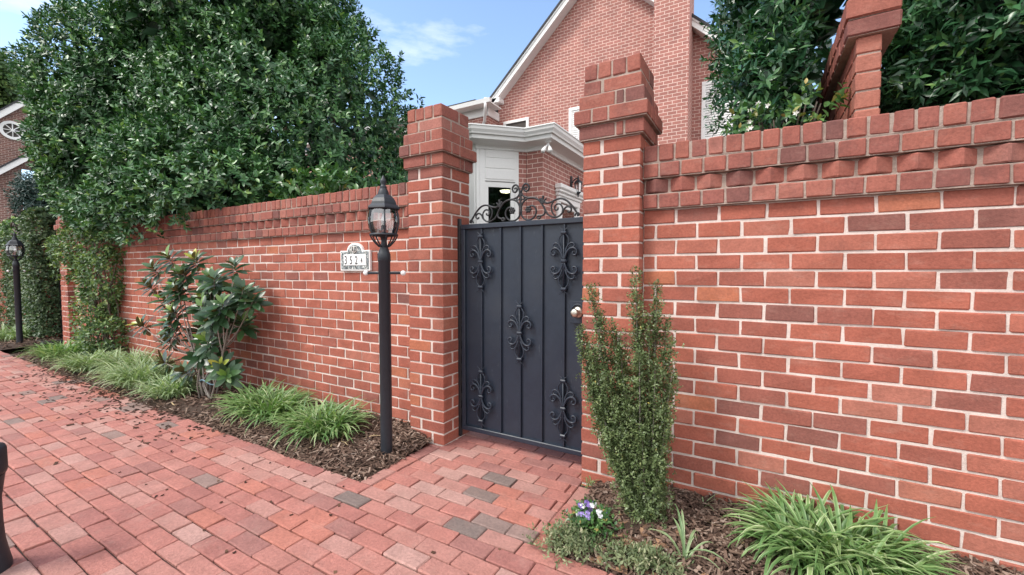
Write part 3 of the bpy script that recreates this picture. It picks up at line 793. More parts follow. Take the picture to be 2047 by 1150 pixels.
# wing at the back of the gable
mb = MB(); prism(mb, [(-16, 10.9, 0), (-7.153, 10.9, 0), (-7.153, 10.9, 6.15), (-16, 10.9, 6.15)], (0, .6, 0)); mb.build('wing_wall', HBRICK, hs)
mb = MB(); cb(mb, -16, -7.12, 10.84, 10.899, 5.875, 6.12, .008); cb(mb, -7.15, -7.10, 10.84, 11.49, 5.875, 6.12, .008); cb(mb, -16, -6.85, 10.55, 11.2, 6.115, 6.15, .004); mb.build('frieze', WHITE, hs)
mb = MB(); prism(mb, [(-16, 10.42, 6.20), (-16, 10.45, 6.09), (-16, 10.54, 6.07), (-16, 10.55, 6.20)], (9.22, 0, 0), (0, 1, 0))
mb.build('gutter', GUTTERW, hs)
mb = MB(); tube(mb, smooth_pts([(-6.95, 10.48, 6.1), (-6.97, 10.5, 5.95), (-7.2, 10.8, 5.7), (-7.28, 10.85, 5.4), (-7.28, 10.85, 3.0)], 4), .045, 8); mb.build('downspout', GUTTERW, hs)
def window(x0, x1, z0, z1, y, blinds=False):
    mb = MB(); w = .09
    for a in ((x0, x1, z1-w, z1), (x0, x1, z0, z0+w)): cb(mb, a[0], a[1], y-.035, y+.05, a[2], a[3], .006)
    for a in ((x0, x0+w), (x1-w, x1)): cb(mb, a[0], a[1], y-.034, y+.05, z0+w, z1-w, .006)
    zm = (z0+z1)/2; cb(mb, x0+w, x1-w, y-.02, y+.03, zm-.025, zm+.025, .004)
    f = mb.build('window', WHITE, hs)
    mb = MB(); cb(mb, x0+w, x1-w, y+.0, y+.006, z0+w, z1-w, .001); mb.build('pane', WINGLASS, f)
    mb = MB(); cb(mb, x0+.02, x1-.02, y-.0005, y-.0015, z0+.02, z1-.02, .0002); mb.build('dark_room_panel', DARKROOM, f)  # flat dark panel painted as the unlit room, no opening behind it
    if blinds:
        mb = MB(); z = z0+w
        while z < z1-w:
            V = [(x0+w, y-.004, z), (x1-w, y-.004, z), (x1-w, y-.014, z+.05), (x0+w, y-.014, z+.05)]
            cb(mb, x0+w, x1-w, y-.016, y-.003, z+.004, z+.05, .005); z += .056
        mb.build('blind', WHITE, f)
window(-6.95, -6.06, 4.6, 5.835, GYH); window(-4.77, -3.88, 4.6, 5.845, GYH, True); window(-1.285, -.35, 4.35, 5.82, GYH, True)
# sunroom with the 45 degree bay
foot = [(-3.29, 11.3), (-3.29, 6.76), (-3.61, 6.76), (-4.25, 6.12), (-5.75, 6.12), (-6.39, 6.76), (-6.39, 10.7)]
WT = 3.42
mb = MB()
prism(mb, [(-3.29, 6.762, 0), (-3.29, 11.3, 0), (-3.29, 11.3, WT), (-3.29, 6.762, WT)], (-.2, 0, 0), (0, 1, 0))
prism(mb, [(-3.61, 6.76, 0), (-3.292, 6.76, 0), (-3.292, 6.76, WT), (-3.61, 6.76, WT)], (0, .2, 0))
u45 = Vector((-1, -1, 0)).normalized(); SQ = .5**.5
def bp(s, off=0.0): return (-3.61-s+off*SQ*1.0, 6.76-s-off*SQ*1.0)      # s metres of X (and Y) along the bay side
def bay(mb, s0, s1, z0, z1, th=.15, off=0.0, mat=0):
    a, b = bp(s0, off), bp(s1, off)
    prism(mb, [(*a, z0), (*b, z0), (*b, z1), (*a, z1)], (-SQ*th, SQ*th, 0), (-SQ, -SQ, 0), mat)
bay(mb, .004, .103, 0, WT)
mb.build('sunroom_wall', HBRICK, hs)
mb = MB()
bay(mb, .1035, .148, 0, WT); bay(mb, .148, .532, 2.80, WT); bay(mb, .532, .64, 0, WT)
for z in (3.0, 3.19, 3.37): bay(mb, .16, .53, z-.165, z-.004, .02, .012)
bay(mb, .545, .60, 0, WT, .02, .012); bay(mb, .612, .64, 0, WT, .02, .02)
prism(mb, [(-4.252, 6.12, 0), (-5.75, 6.12, 0), (-5.75, 6.12, WT), (-4.252, 6.12, WT)], (0, .15, 0))
for z in (2.6, 2.8, 3.0, 3.19): cb(mb, -5.7, -4.42, 6.102, 6.119, z-.18, z-.006, .003)
cb(mb, -4.40, -4.27, 6.09, 6.118, 0, WT-.001, .006)
prism(mb, [(-6.39, 6.76, 0), (-5.752, 6.12, 0), (-5.752, 6.12, WT), (-6.39, 6.76, WT)], (.1, .1, 0))
prism(mb, [(-6.39, 6.765, 0), (-6.39, 10.7, 0), (-6.39, 10.7, WT), (-6.39, 6.765, WT)], (.15, 0, 0))
mb.build('bay_panelling', WHITE, hs)
mb = MB()
bay(mb, .150, .203, 0, 2.79, .06, -.02); bay(mb, .490, .530, 0, 2.79, .06, -.02); bay(mb, .203, .490, 2.70, 2.79, .06, -.02); bay(mb, .203, .490, 0, .3, .06, -.02)
dr = mb.build('glass_door', WHITE, hs)
mb = MB(); bay(mb, .203, .490, .3, 2.70, .006, -.045); mb.build('pane', WINGLASS, dr)
mb = MB(); cb(mb, -6.2, -3.5, 8.6, 8.65, 0, WT-.02, .002); cb(mb, -6.35, -3.5, 6.3, 8.6, 0, .03, .002)
mb.build('room_wall', DARKROOM, hs)
mb = MB(); lathe(mb, [(.13, 2.90), (.11, 2.87), (.06, 2.855), (.001, 2.85)], (-4.60, 7.7, 0), 20); mb.build('ceiling_lamp', BULBON, hs)
# cornice swept round the sunroom
def offset_poly(P, d):
    out = []
    n = len(P)
    for i in range(n):
        p = Vector(P[i])
        e0 = (p-Vector(P[i-1])).normalized() if i > 0 else None
        e1 = (Vector(P[i+1])-p).normalized() if i < n-1 else None
        if e0 is None: e0 = e1
        if e1 is None: e1 = e0
        n0 = Vector((-e0.y, e0.x)); n1 = Vector((-e1.y, e1.x)); m = (n0+n1); m = m/max(.2, m.dot(n0))
        out.append(p+m*d)
    return out
def cornice(prof, name, mat):
    mb = MB(); rings = [offset_poly(foot, d) for d, z in prof]; V = []; F = []; n = len(foot)
    for (d, z), rg in zip(prof, rings): V += [(q.x, q.y, z) for q in rg]
    for i in range(len(prof)-1):
        for k in range(n-1): F.append((i*n+k, (i+1)*n+k, (i+1)*n+k+1, i*n+k+1))
    mb.add(V, F); return mb.build(name, mat, hs)
# footprint runs clockwise seen from above, so outward is the left normal turned round
_sg = 1 if offset_poly(foot, .1)[1].x > foot[1][0] else -1
cornice([(_sg*d, z) for d, z in ((.0, 3.33), (.03, 3.335), (.035, 3.37), (.06, 3.40), (.29, 3.43), (.30, 3.49), (.31, 3.50))], 'cornice', WHITE)
cornice([(_sg*d, z) for d, z in ((.31, 3.50), (.335, 3.495), (.345, 3.52), (.375, 3.56), (.385, 3.605), (.40, 3.61), (.40, 3.63), (.37, 3.63), (.36, 3.60))], 'gutter', GUTTERW)
mb = MB(); rg = offset_poly(foot, _sg*.365); prism(mb, [(q.x, q.y, 3.58) for q in rg], (0, 0, .03)); mb.build('sunroom_roof', ROOF, hs)
# side door with classical head on the sunroom flank
SX = -3.29
mb = MB()
cb(mb, SX+.001, SX+.06, 7.33, 8.42, 2.52, 2.63, .008); cb(mb, SX+.001, SX+.085, 7.30, 8.45, 2.63, 2.69, .012); cb(mb, SX+.001, SX+.12, 7.27, 8.48, 2.69, 2.745, .014); cb(mb, SX+.001, SX+.15, 7.25, 8.50, 2.745, 2.84, .02)
cb(mb, SX+.001, SX+.05, 7.33, 7.45, 0, 2.52, .006); cb(mb, SX+.001, SX+.05, 8.30, 8.42, 0, 2.52, .006); cb(mb, SX+.002, SX+.03, 7.452, 7.56, 0, 2.5, .006); cb(mb, SX+.002, SX+.03, 8.20, 8.298, 0, 2.5, .006)
cb(mb, SX+.002, SX+.03, 7.562, 8.198, 2.42, 2.5, .006); cb(mb, SX+.002, SX+.03, 7.562, 8.198, 0, .9, .006)
sd = mb.build('side_door', WHITE, hs)
mb = MB(); cb(mb, SX+.012, SX+.018, 7.562, 8.198, .9, 2.42, .001); mb.build('pane', WINGLASS, sd)
# wall lantern and floodlight
wl = thing('wall_lantern', 'small black lantern fixed on the sunroom wall above the side door', 'wall lamp', (SX, 8.08, 2.9))
mb = MB(); cb(mb, SX+.001, SX+.03, 8.0, 8.07, 2.90, 3.12, .008); tube(mb, smooth_pts([(SX+.03, 8.035, 2.98), (SX+.09, 8.035, 3.05), (SX+.15, 8.035, 3.06), (SX+.16, 8.035, 3.0)], 4), .012, 7); mb.build('bracket', LAMPBLACK, wl)
c1 = (SX+.16, 8.035, 0)
mb = MB(); lathe(mb, [(.003, 3.13), (.02, 3.06), (.03, 3.03), (.085, 2.985), (.09, 2.97), (.075, 2.965)], c1, 6, 0, False); lathe(mb, [(.062, 2.79), (.05, 2.77), (.02, 2.745), (.012, 2.70), (.001, 2.69)], c1, 6, 0, False)
for k in range(6):
    a = k*math.pi/3; tube(mb, [(c1[0]+.075*math.cos(a), c1[1]+.075*math.sin(a), 2.97), (c1[0]+.06*math.cos(a), c1[1]+.06*math.sin(a), 2.785)], .006, 5)
mb.build('cage', LAMPBLACK, wl)
mb = MB(); lathe(mb, [(.070, 2.965), (.056, 2.79)], c1, 6, 0, False); mb.build('glass', LAMPGLASS, wl)
fl = thing('floodlight', 'twin bulb white security floodlight under the sunroom eave corner', 'floodlight', (-3.13, 6.62, 3.35))
mb = MB(); lathe(mb, [(.05, 3.44), (.05, 3.40), (.03, 3.385), (.001, 3.38)], (-3.11, 6.60, 0), 14); mb.build('base', WHITE, fl)
for dx, dy in ((-.03, -.05), (.035, -.03)):
    mb = MB(); q = (-3.11, 6.60, 3.39); tube(mb, [q, (q[0]+dx*.6, q[1]+dy*.6, 3.33), (q[0]+dx, q[1]+dy, 3.31), (q[0]+dx*1.7, q[1]+dy*1.7, 3.25), (q[0]+dx*2, q[1]+dy*2, 3.22)], [.012, .015, .022, .036, .034], 12); mb.build('bulb_head', WHITE, fl)

# ---- neighbour house far along the street
nh = thing('neighbour_house', 'dark red brick neighbour house with round window and white rakes', 'house', (-30, 5.5, 0))
NX = -30.0
mb = MB(); prism(mb, [(NX, 2.0, 0), (NX, 5.92, 0), (NX, 5.92, 6.2), (NX, 5.92, 8.5), (NX, 7.2, 9.9), (NX, 6.9, 9.9), (NX, 2.0, 4.6)], (-.3, 0, 0), (0, 1, 0))
mb.build('gable_wall', FBRICK, nh)
mb = MB(); prism(mb, [(NX+.001, 5.92, 6.0), (NX+.001, 8.5, 6.0), (NX+.001, 8.5, 10), (NX+.001, 7.2, 9.9), (NX+.001, 5.92, 8.5)], (-.29, 0, 0), (0, 1, 0)); mb.build('upper_wall', FBRICK, nh)
def rake(y0, z0, y1, z1, w, x):
    mb = MB(); prism(mb, [(x, y0, z0), (x, y1, z1), (x, y1, z1-w), (x, y0, z0-w)], (-.3, 0, 0), (0, 1, 0)); mb.build('rake_board', WHITE, nh)
    mb = MB(); prism(mb, [(x+.05, y0, z0+.09), (x+.05, y1, z1+.09), (x+.05, y1, z1+.003), (x+.05, y0, z0+.003)], (-1.2, 0, 0), (0, 1, 0)); mb.build('roof', ROOF, nh)
rake(4.2, 7.2, 7.4, 10.65, .32, NX+.35); rake(4.2, 4.86, 6.5, 7.04, .28, NX+.55)
def ringx(mb, c, r0, r1, x, n=32, mat=0, a0=0, a1=6.2832):
    V = []; F = []
    for i in range(n+1):
        a = a0+(a1-a0)*i/n
        for r in (r0, r1):
            for dx in (0, .05): V.append((x+dx, c[0]+r*math.cos(a), c[1]+r*math.sin(a)))
    for i in range(n):
        b = i*4; d = b+4; F += [(b+1, b+3, d+3, d+1), (b, d, d+2, b+2), (b+2, d+2, d+3, b+3), (b, b+1, d+1, d)]
    mb.add(V, F)
mb = MB(); wc = (5.70, 7.68); ringx(mb, wc, .30, .42, NX+.02)
for a in np.linspace(0, math.pi, 5)[:-1]:
    tube(mb, [(NX+.04, wc[0]-.3*math.cos(a), wc[1]-.3*math.sin(a)), (NX+.04, wc[0]+.3*math.cos(a), wc[1]+.3*math.sin(a))], .022, 6)
rw = mb.build('round_window', WHITE, nh)
mb = MB(); V = [(NX+.012, wc[0]+.31*math.cos(a), wc[1]+.31*math.sin(a)) for a in np.linspace(0, 6.2832, 25)[:-1]]; prism(mb, V, (-.005, 0, 0), (0, 1, 0)); mb.build('pane', DARKROOM, rw)
# far gate seen edge on
mb = MB(); fg = thing('far_gate', 'black iron side gate seen edge on beside the far brick pillar', 'gate', (-10.3, 2.5, 0))
cb(mb, -10.7, -9.89, 2.47, 2.50, .06, 1.72, .004); mb.build('sheet_panel', IRON, fg)
mb = MB(); cb(mb, -9.90, -9.872, 2.36, 2.39, .02, 1.75, .003); mb.build('hinge_strip', IRON, fg)
# ivy clad wall and pier of the next garden
iw = thing('ivy_wall', 'brick wall and pier wrapped in dense clipped ivy behind the far lamp post', 'wall', (-11.5, 2.45, 0))
mb = MB(); cb(mb, -18, -10.75, 2.42, 2.62, 0, 1.72, .01); cb(mb, -11.2, -10.72, 2.34, 2.8, 0, 2.12, .01); mb.build('wall_core', [BRICK], iw)
def box_points(x0, x1, y0, y1, z0, z1, n):
    P = np.stack([RNG.uniform(x0, x1, n), RNG.uniform(y0, y1, n), RNG.uniform(z0, z1, n)], 1)
    f = RNG.integers(0, 3, n); D = np.zeros((n, 3))
    m = f == 0; P[m, 1] = y0; D[m, 1] = -1
    m = f == 1; P[m, 0] = x1; D[m, 0] = 1
    m = f == 2; P[m, 2] = z1; D[m, 2] = 1
    return P+rand_dir(n)*.05+D*(.05*wob(P, 4, 5))[:, None], D
lv = Leaves()
for b, n in (((-11.28, -10.64, 2.25, 2.75, .1, 2.2), 3600), ((-13.2, -10.9, 2.33, 2.6, .1, 1.80), 3600), ((-17, -13.2, 2.33, 2.6, .1, 1.82), 2600)):
    P, D = box_points(*b, n); sprigs(lv, P, D+rand_dir(n)*.7+np.array([0, 0, .2]), 4, .05, .055, .045, tip=.1)
lv.build('ivy_leaves', IVY, iw)

# ------------------------------------------------------------------ trees
def limb_tree(t, base, tips, r0):
    mb = MB()
    b = Vector(base)
    for tp in tips:
        tp = Vector(tp); mid = b.lerp(tp, .45)+Vector((random.uniform(-.2, .2), random.uniform(-.2, .2), .25))
        pts = smooth_pts([b, b+Vector((0, 0, .7)), mid, tp], 5); tube(mb, pts, [r0*(1-.85*i/(len(pts)-1)) for i in range(len(pts))], 8)
    mb.build('trunk', BARK, t)
t = thing('holly_tree', 'huge dense dark green holly spilling over the garden wall coping', 'tree', (-6.4, 4.0, 0))
B1 = [((-6.65, 4.05, 2.35), (2.72, 1.9, 2.95)), ((-8.6, 3.15, 3.3), (1.8, 1.3, 2.0)), ((-9.15, 2.9, 3.0), (1.3, 1.0, 1.2)), ((-6.9, 3.2, 2.4), (2.1, 1.25, .95)), ((-7.2, 3.9, 5.0), (2.0, 1.6, 1.3)), ((-9.15, 2.85, 4.35), (1.4, 1.0, .95)), ((-7.6, 2.55, 2.15), (1.3, .52, .58)), ((-5.8, 2.55, 2.15), (1.3, .52, .48))]
limb_tree(t, (-6.4, 4.1, 0), [(-5, 4, 4), (-7.8, 3.8, 4.2), (-6.4, 3.4, 4.8), (-9, 3.1, 3.4), (-5.2, 3.2, 2.8)], .14)
lv = Leaves(); P, D = blob_points(B1, 40000, 21, .26, -.60, .085)
ok = ~((P[:, 2] < 1.93) & (P[:, 1] > 2.3)) & (P[:, 2] > 1.58+.18*np.sin(P[:, 0]*3)+.1*np.sin(P[:, 0]*7.3)) & ~((P[:, 1] < 2.33) & (P[:, 0] > -4.75) & (P[:, 2] < 2.0))
P, D = P[ok], D[ok]
sprigs(lv, P, D*.8+np.array([0, 0, .45])+RNG.normal(size=P.shape)*.35, 8, .085, .080, .037, tip=.09, ts=(0, .22, .62, 1), ws=(.15, .85, .92, .08))
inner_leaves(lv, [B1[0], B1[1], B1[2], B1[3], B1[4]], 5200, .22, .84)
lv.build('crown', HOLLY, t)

def hedge_tree(label, blobs, n, seed, base, zmin, name='photinia_tree', L=.075, xlim=None):
    t = thing(name, label, 'tree', base)
    limb_tree(t, base, [(c[0], c[1], c[2]+.3*r[2]) for c, r in blobs], .07)
    lv = Leaves(); P, D = blob_points(blobs, n, seed, .45, -.4, .10, gf=3.5)
    ok = (P[:, 2] > zmin) & (P[:, 1] > 2.42)
    if xlim: ok &= (P[:, 0] > xlim[0]) & (P[:, 0] < xlim[1])
    if xlim and xlim[1] < .4:
        q = .25*wob(P, 77, 9)*.1
        ok &= ((P[:, 0] < .068*P[:, 1]) | (P[:, 2] > 2.86)) & (P[:, 0] > np.where(P[:, 2] < 2.3, -.022, np.where(P[:, 2] < 2.75, -.045, -.085))*P[:, 1]+q)
    P, D = P[ok], D[ok]
    sprigs(lv, P, D*.8+np.array([0, 0, .3])+RNG.normal(size=P.shape)*.5, 8, .11, L, L*.37, tip=.09, bend=.22)
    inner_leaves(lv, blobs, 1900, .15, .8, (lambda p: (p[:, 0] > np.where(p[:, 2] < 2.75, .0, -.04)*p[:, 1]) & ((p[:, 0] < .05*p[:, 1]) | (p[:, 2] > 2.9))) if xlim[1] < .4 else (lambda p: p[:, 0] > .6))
    return lv.build('crown', HEDGE, t)
hedge_tree('glossy dark evergreen tree filling the corner between house window and cross wall', [((.08, 3.75, 2.75), (.50, .85, 1.0)), ((-.12, 3.65, 3.7), (.50, .8, .9)), ((.1, 3.2, 2.2), (.34, .5, .5)), ((.05, 5.3, 2.9), (.75, .8, 1.5))], 8800, 31, (.05, 3.8, 0), 1.8, L=.072, xlim=(-1.0, .31))
hedge_tree('glossy dark evergreen tree on the far side of the cross wall above the coping', [((1.15, 3.45, 2.5), (.62, .75, .85)), ((1.7, 3.3, 2.3), (.6, .75, .75)), ((1.2, 3.5, 3.3), (.7, .75, .7))], 8500, 37, (1.3, 3.6, 0), 1.75, L=.078, xlim=(.53, 3))

def small_tree(name, label, blobs, n, seed, mat, L, W, base, stem=.1, k=6, cat='tree', tip=.06):
    t = thing(name, label, cat, base)
    limb_tree(t, base, [c for c, r in blobs], .12)
    lv = Leaves(); P, D = blob_points(blobs, n, seed, .4, -.4, .12); sprigs(lv, P, D+RNG.normal(size=P.shape)*.5, k, stem, L, W, tip=tip)
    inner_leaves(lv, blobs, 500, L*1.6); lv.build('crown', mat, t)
small_tree('conifer', 'dark blue green conifer rising above the ivy pier', [((-17.2, 3.85, 2.9), (.9, .6, .8)), ((-17.0, 3.7, 3.3), (.8, .55, .6))], 1500, 51, CONIFER, .13, .03, (-17.2, 3.8, 0))
small_tree('shade_tree', 'tall distant leafy tree behind the neighbour house', [((-40, 6.6, 12.6), (2.2, 1.3, 1.7)), ((-39.5, 7.6, 12.2), (2, 1.2, 1.7))], 1500, 53, VINE, .3, .2, (-40, 7, 0), .3, 5)
small_tree('garden_shrub', 'bright green shrub showing above the ivy clad wall', [((-14.2, 2.75, 2.0), (.7, .3, .3))], 700, 55, VINE, .08, .05, (-14.2, 2.8, 0), .1, 6, 'shrub', .3)
# brown dead vine heap on the ivy wall
t = thing('dead_vine', 'bare brown vine tangle lying on the ivy wall top', 'vine', (-12.2, 2.6, 1.8)); mb = MB()
for i in range(90):
    a = Vector((random.uniform(-13.0, -11.3), random.uniform(2.4, 2.75), random.uniform(1.8, 2.15)))
    pts = [a]
    for k in range(4): pts.append(pts[-1]+Vector((random.uniform(-.2, .2), random.uniform(-.08, .08), random.uniform(-.1, .12))))
    tube(mb, smooth_pts(pts, 3), .012, 5, random.random())
mb.build('stems', BARK, t)

# camellia shrub on top of the wall, jasmine with white flowers
def shrub(name, label, blobs, n, seed, mat, L, W, base, flowers=0, k=7, stem=.09, tip=.15, back=-.6):
    t = thing(name, label, 'shrub', base); mb = MB()
    for c, r in blobs:
        for _ in range(4):
            e = Vector(c)+Vector((random.uniform(-.5, .5)*r[0], random.uniform(-.5, .5)*r[1], .4*r[2]))
            tube(mb, smooth_pts([base, Vector(base).lerp(e, .5)+Vector((0, 0, .1)), e], 4), [.012-.0011*i for i in range(9)], 6, random.random())
    mb.build('stems', BARK, t)
    lv = Leaves(); P, D = blob_points(blobs, n, seed, .55, -.5, .18, back, 5)
    sprigs(lv, P, D*.7+np.array([0, 0, .4])+RNG.normal(size=P.shape)*.5, k, stem, L, W, tip=tip, ts=(0, .25, .55, .85, 1), ws=(.1, .8, 1, .5, .05), bend=.25)
    lv.build('leaves', mat, t)
    if flowers:
        fv = Leaves(); c = []
        for _ in range(flowers):
            b = blobs[random.randrange(len(blobs))]; u = nrm(np.array([random.uniform(-1, 1), -1.1, random.uniform(-.6, .9)])); c.append(np.array(b[0])+u*np.array(b[1])*1.25+np.array([0, -.03, .01]))
        c = np.array(c)
        for q in c:
            fv = Leaves()
            for a in range(5):
                fv.add(q[None], np.array([[math.cos(a*1.2566), -.25, math.sin(a*1.2566)]])+RNG.normal(size=(1, 3))*.15, np.array([[0, -1., 0]]), .015, .009, RNG.uniform(0, 1, 1), bend=-.1)
            fv.build('flower', PETALW, t)
    return t
shrub('camellia_shrub', 'bright mid green shrub resting on the wall coping beneath the holly', [((-4.0, 2.85, 2.02), (.34, .28, .28)), ((-3.55, 2.85, 1.98), (.32, .25, .2)), ((-4.3, 2.9, 1.95), (.2, .2, .2))], 190, 61, SHRUB, .095, .042, (-3.9, 2.95, 1.2))
shrub('jasmine', 'star jasmine with white flowers and yellow young leaves above the coping', [((.05, 2.64, 1.98), (.16, .09, .10)), ((.22, 2.62, 2.02), (.11, .08, .13)), ((-.05, 2.68, 2.02), (.1, .09, .1))], 85, 67, SHRUB, .05, .026, (.1, 2.72, 1.3), 7, 6, .06, .5)

# climbing creeper on the wall
t = thing('climbing_creeper', 'light green creeper climbing the wall beside the far brick pillar', 'creeper', (-8.2, 2.3, 0)); mb = MB()
for i in range(26):
    x = random.uniform(-8.5, -7.7); pts = [Vector((x, 2.33, 0))]
    while pts[-1].z < random.uniform(.9, 1.9): pts.append(pts[-1]+Vector((random.uniform(-.14, .12), random.uniform(-.04, .02), random.uniform(.12, .25))))
    pts = [Vector((p.x, min(p.y, 2.37), p.z)) for p in pts]
    if len(pts) > 1: tube(mb, smooth_pts(pts, 3), .007, 5, random.random())
mb.build('stems', BARK, t)
VB = [((-8.35, 2.3, 1.62), (.85, .2, .36)), ((-8.95, 2.28, 1.58), (.55, .2, .24)), ((-7.95, 2.3, 1.1), (.42, .2, .5)), ((-8.1, 2.28, .55), (.42, .22, .55)), ((-7.75, 2.25, .3), (.4, .24, .35)), ((-9.0, 2.2, 1.25), (.4, .16, .16))]
lv = Leaves(); P, D = blob_points(VB, 3600, 71, .5, -.42, .2, -.2, 4); ok = (P[:, 1] < 2.40) & (P[:, 2] > .06); P, D = P[ok], D[ok]
sprigs(lv, P, D+np.array([0, -.3, .2])+RNG.normal(size=P.shape)*.5, 5, .07, .06, .034, tip=.25); lv.build('leaves', VINE, t)

# ------------------------------------------------------------------ magnolia
t = thing('magnolia', 'young multi stemmed magnolia with big glossy leaves against the brick wall', 'magnolia', (-4.47, 2.03, 0))
clus = [(-5.03, 1.38), (-5.30, 1.27), (-4.82, 1.36), (-4.22, 1.29), (-4.54, 1.18), (-4.02, 1.07), (-5.05, 1.09), (-5.60, 1.09), (-5.30, .95), (-4.8, .97), (-4.42, .91), (-3.92, .98), (-5.80, .66), (-5.48, .50), (-5.13, .62), (-4.88, .54), (-4.53, .67), (-4.29, .78), (-4.49, .52), (-4.79, .27), (-5.45, .28), (-4.20, .38), (-4.03, .32), (-4.71, .85), (-5.01, .84), (-4.16, .88), (-4.62, 1.05), (-4.3, 1.05), (-5.15, 1.22), (-4.68, .72), (-4.9, 1.22), (-4.35, 1.16), (-4.1, .95), (-4.95, 1.05), (-4.6, .97), (-4.45, .79), (-5.05, .73), (-4.25, 1.0), (-4.75, 1.1), (-4.55, .85), (-4.15, .76), (-4.85, .66), (-4.33, .6), (-4.6, .42)]
mb = MB(); stems = []
for i in range(6):
    b = Vector((-4.50+random.uniform(-.12, .12), 2.04+random.uniform(-.05, .05), 0)); e = b+Vector((random.uniform(-.35, .4), random.uniform(-.02, .1), random.uniform(.55, .95)))
    stems.append((b, e)); pts = smooth_pts([b, b.lerp(e, .5)+Vector((random.uniform(-.05, .05), 0, .03)), e], 5); tube(mb, pts, [.0115-.00065*k for k in range(11)], 8, random.random())
lv = Leaves()
for ci, (x, z) in enumerate(clus):
    y = 2.1+random.uniform(-.2, .14); e = Vector((x, y, z))
    b, s = min(stems, key=lambda q: (q[1]-e).length); fr = b.lerp(s, random.uniform(.5, .98) if z > .6 else random.uniform(.25, .6))
    pts = smooth_pts([fr, fr.lerp(e, .5)+Vector((0, 0, -.05)), e], 4); tube(mb, pts, [.007-.0005*k for k in range(9)], 6, random.random())
    ax = nrm(nrm(np.array(e-fr))*.7+np.array([.25, -.55, .5])); n = random.randint(16, 22)
    e1 = nrm(np.cross(ax, [0.3, .8, .1])); e2 = np.cross(ax, e1)
    for j in range(n):
        a = j*2.4+random.random()*.5; tt = j/n; rad = e1*math.cos(a)+e2*math.sin(a); yng = tt > .72
        A = ax*(-.15+1.25*tt)+rad*(1.05-.45*tt)+np.array([0, 0, -.18*(1-tt)])
        L = random.uniform(.12, .175)*(.72 if yng else 1)
        tn = random.uniform(.68, .93) if yng and ci % 2 == 0 else random.uniform(.08, .66)
        if ci in (2, 9, 12, 21, 23) and yng: tn = random.uniform(.93, 1)
        p = np.array(e)+ax*(.09*tt-.08)
        lv.add(p[None], A[None], (ax*.9-rad*.15+np.array([.25, -.5, .45]))[None], L, L*.39, tn, (0, .15, .35, .55, .78, .92, 1), (.08, .5, .9, 1, .78, .42, .04), random.uniform(.05, .3), .1)
mb.build('stems', PALEBARK, t); lv.build('leaves', MAGN, t)
mb = MB()
for i in range(7):
    b = Vector((-4.55+random.uniform(-.14, .16), 2.0+random.uniform(-.05, .05), .02)); tube(mb, smooth_pts([b, b+Vector((random.uniform(-.1, .1), -.02, .14)), b+Vector((random.uniform(-.16, .16), 0, random.uniform(.2, .34)))], 3), .0065, 6, random.random())
mb.build('root_shoots', PALEBARK, t)
mb = MB()
for k in range(26):
    a = k/26*6.283; 
pts = [(-4.48+.13*math.cos(a), 2.03+.07*math.sin(a), .20+.02*math.sin(3*a)) for a in np.linspace(0, 6.283, 26)]
tube(mb, pts, .006, 6)
TIE = paint('blue_tie', (.12, .22, .28), .5, .1); mb.build('tie_band', TIE, t)

# ------------------------------------------------------------------ liriope clumps
def clump(name, label, x, y, rad, n, Lr, mat, width=.009, rx=1.0, seed=0, group=None, z=.03, lay=1.0, cat='grass clump'):
    t = thing(name, label, cat, (x, y, z), group)
    V = []; Q = []; T = []; rows = 8
    r = random.Random(seed)
    for i in range(n):
        ph = r.uniform(0, 6.283); q = math.sqrt(r.random()); bx = x+q*rad*rx*.62*math.cos(ph); by = y+q*rad*.5*math.sin(ph)
        az = ph+r.gauss(0, 1.15); L = r.uniform(*Lr); el = r.uniform(56, 92)-14*q; droop = r.uniform(60, 150)*lay
        p = Vector((bx, by, z)); w = width*r.uniform(.7, 1.2); tn = min(.8, max(.05, r.gauss(.42, .18)))
        side = Vector((-math.sin(az), math.cos(az), 0)); base = len(V)
        for k in range(rows):
            s = k/(rows-1); e = math.radians(el-droop*s**1.5)
            d = Vector((math.cos(az)*math.cos(e), math.sin(az)*math.cos(e), math.sin(e)))
            if k: p = p+d*(L/(rows-1))
            if p.z < .01: p.z = .01+.002*r.random()
            ww = w*(1.0 if s < .6 else max(.06, 1-((s-.6)/.4)**1.6))
            up = side.cross(d)*-1
            for c, lift in ((-1, .18), (-.55, .05), (.55, .05), (1, .18)): V.append(tuple(p+side*(c*ww*.5)+up*(lift*ww)))
        for k in range(rows-1):
            for c in range(3):
                a = base+k*4+c; Q.append((a, a+1, a+5, a+4)); T.append(min(1, tn+r.uniform(.10, .34)) if c != 1 else tn)
    nd = max(2, n//14); Vd = []; Qd = []
    for i in range(nd):
        az = r.uniform(0, 6.283); q = rad*r.uniform(.3, 1.05); L = r.uniform(.5, .9)*Lr[0]; p = Vector((x+q*rx*math.cos(az), y+q*.8*math.sin(az), z+.012)); az += r.gauss(0, .9)
        dv = Vector((math.cos(az), math.sin(az), 0)); sd_ = Vector((-dv.y, dv.x, 0))*width*.35; b0 = len(Vd)
        for k in range(4):
            c = p+dv*(L*k/3)+Vector((0, 0, .018*math.sin(k*1.0+i))); ww = (1, .9, .7, .1)[k]; Vd += [tuple(c-sd_*ww), tuple(c+sd_*ww+Vector((0, 0, .002)))]
        for k in range(3): Qd.append((b0+2*k, b0+2*k+1, b0+2*k+3, b0+2*k+2))
    mi = [0]*len(Q)
    if n > 100:
        o = len(V); V += Vd; Q += [tuple(o+a for a in f) for f in Qd]; T += [r.uniform(.7, 1) for _ in Qd]; mi += [1]*len(Qd)
    mesh_np('blades', np.array(V), np.array(Q), np.array(T), [mat, DRY], t, True, mi); return t
G = 'grassy clumps along the wall bed'
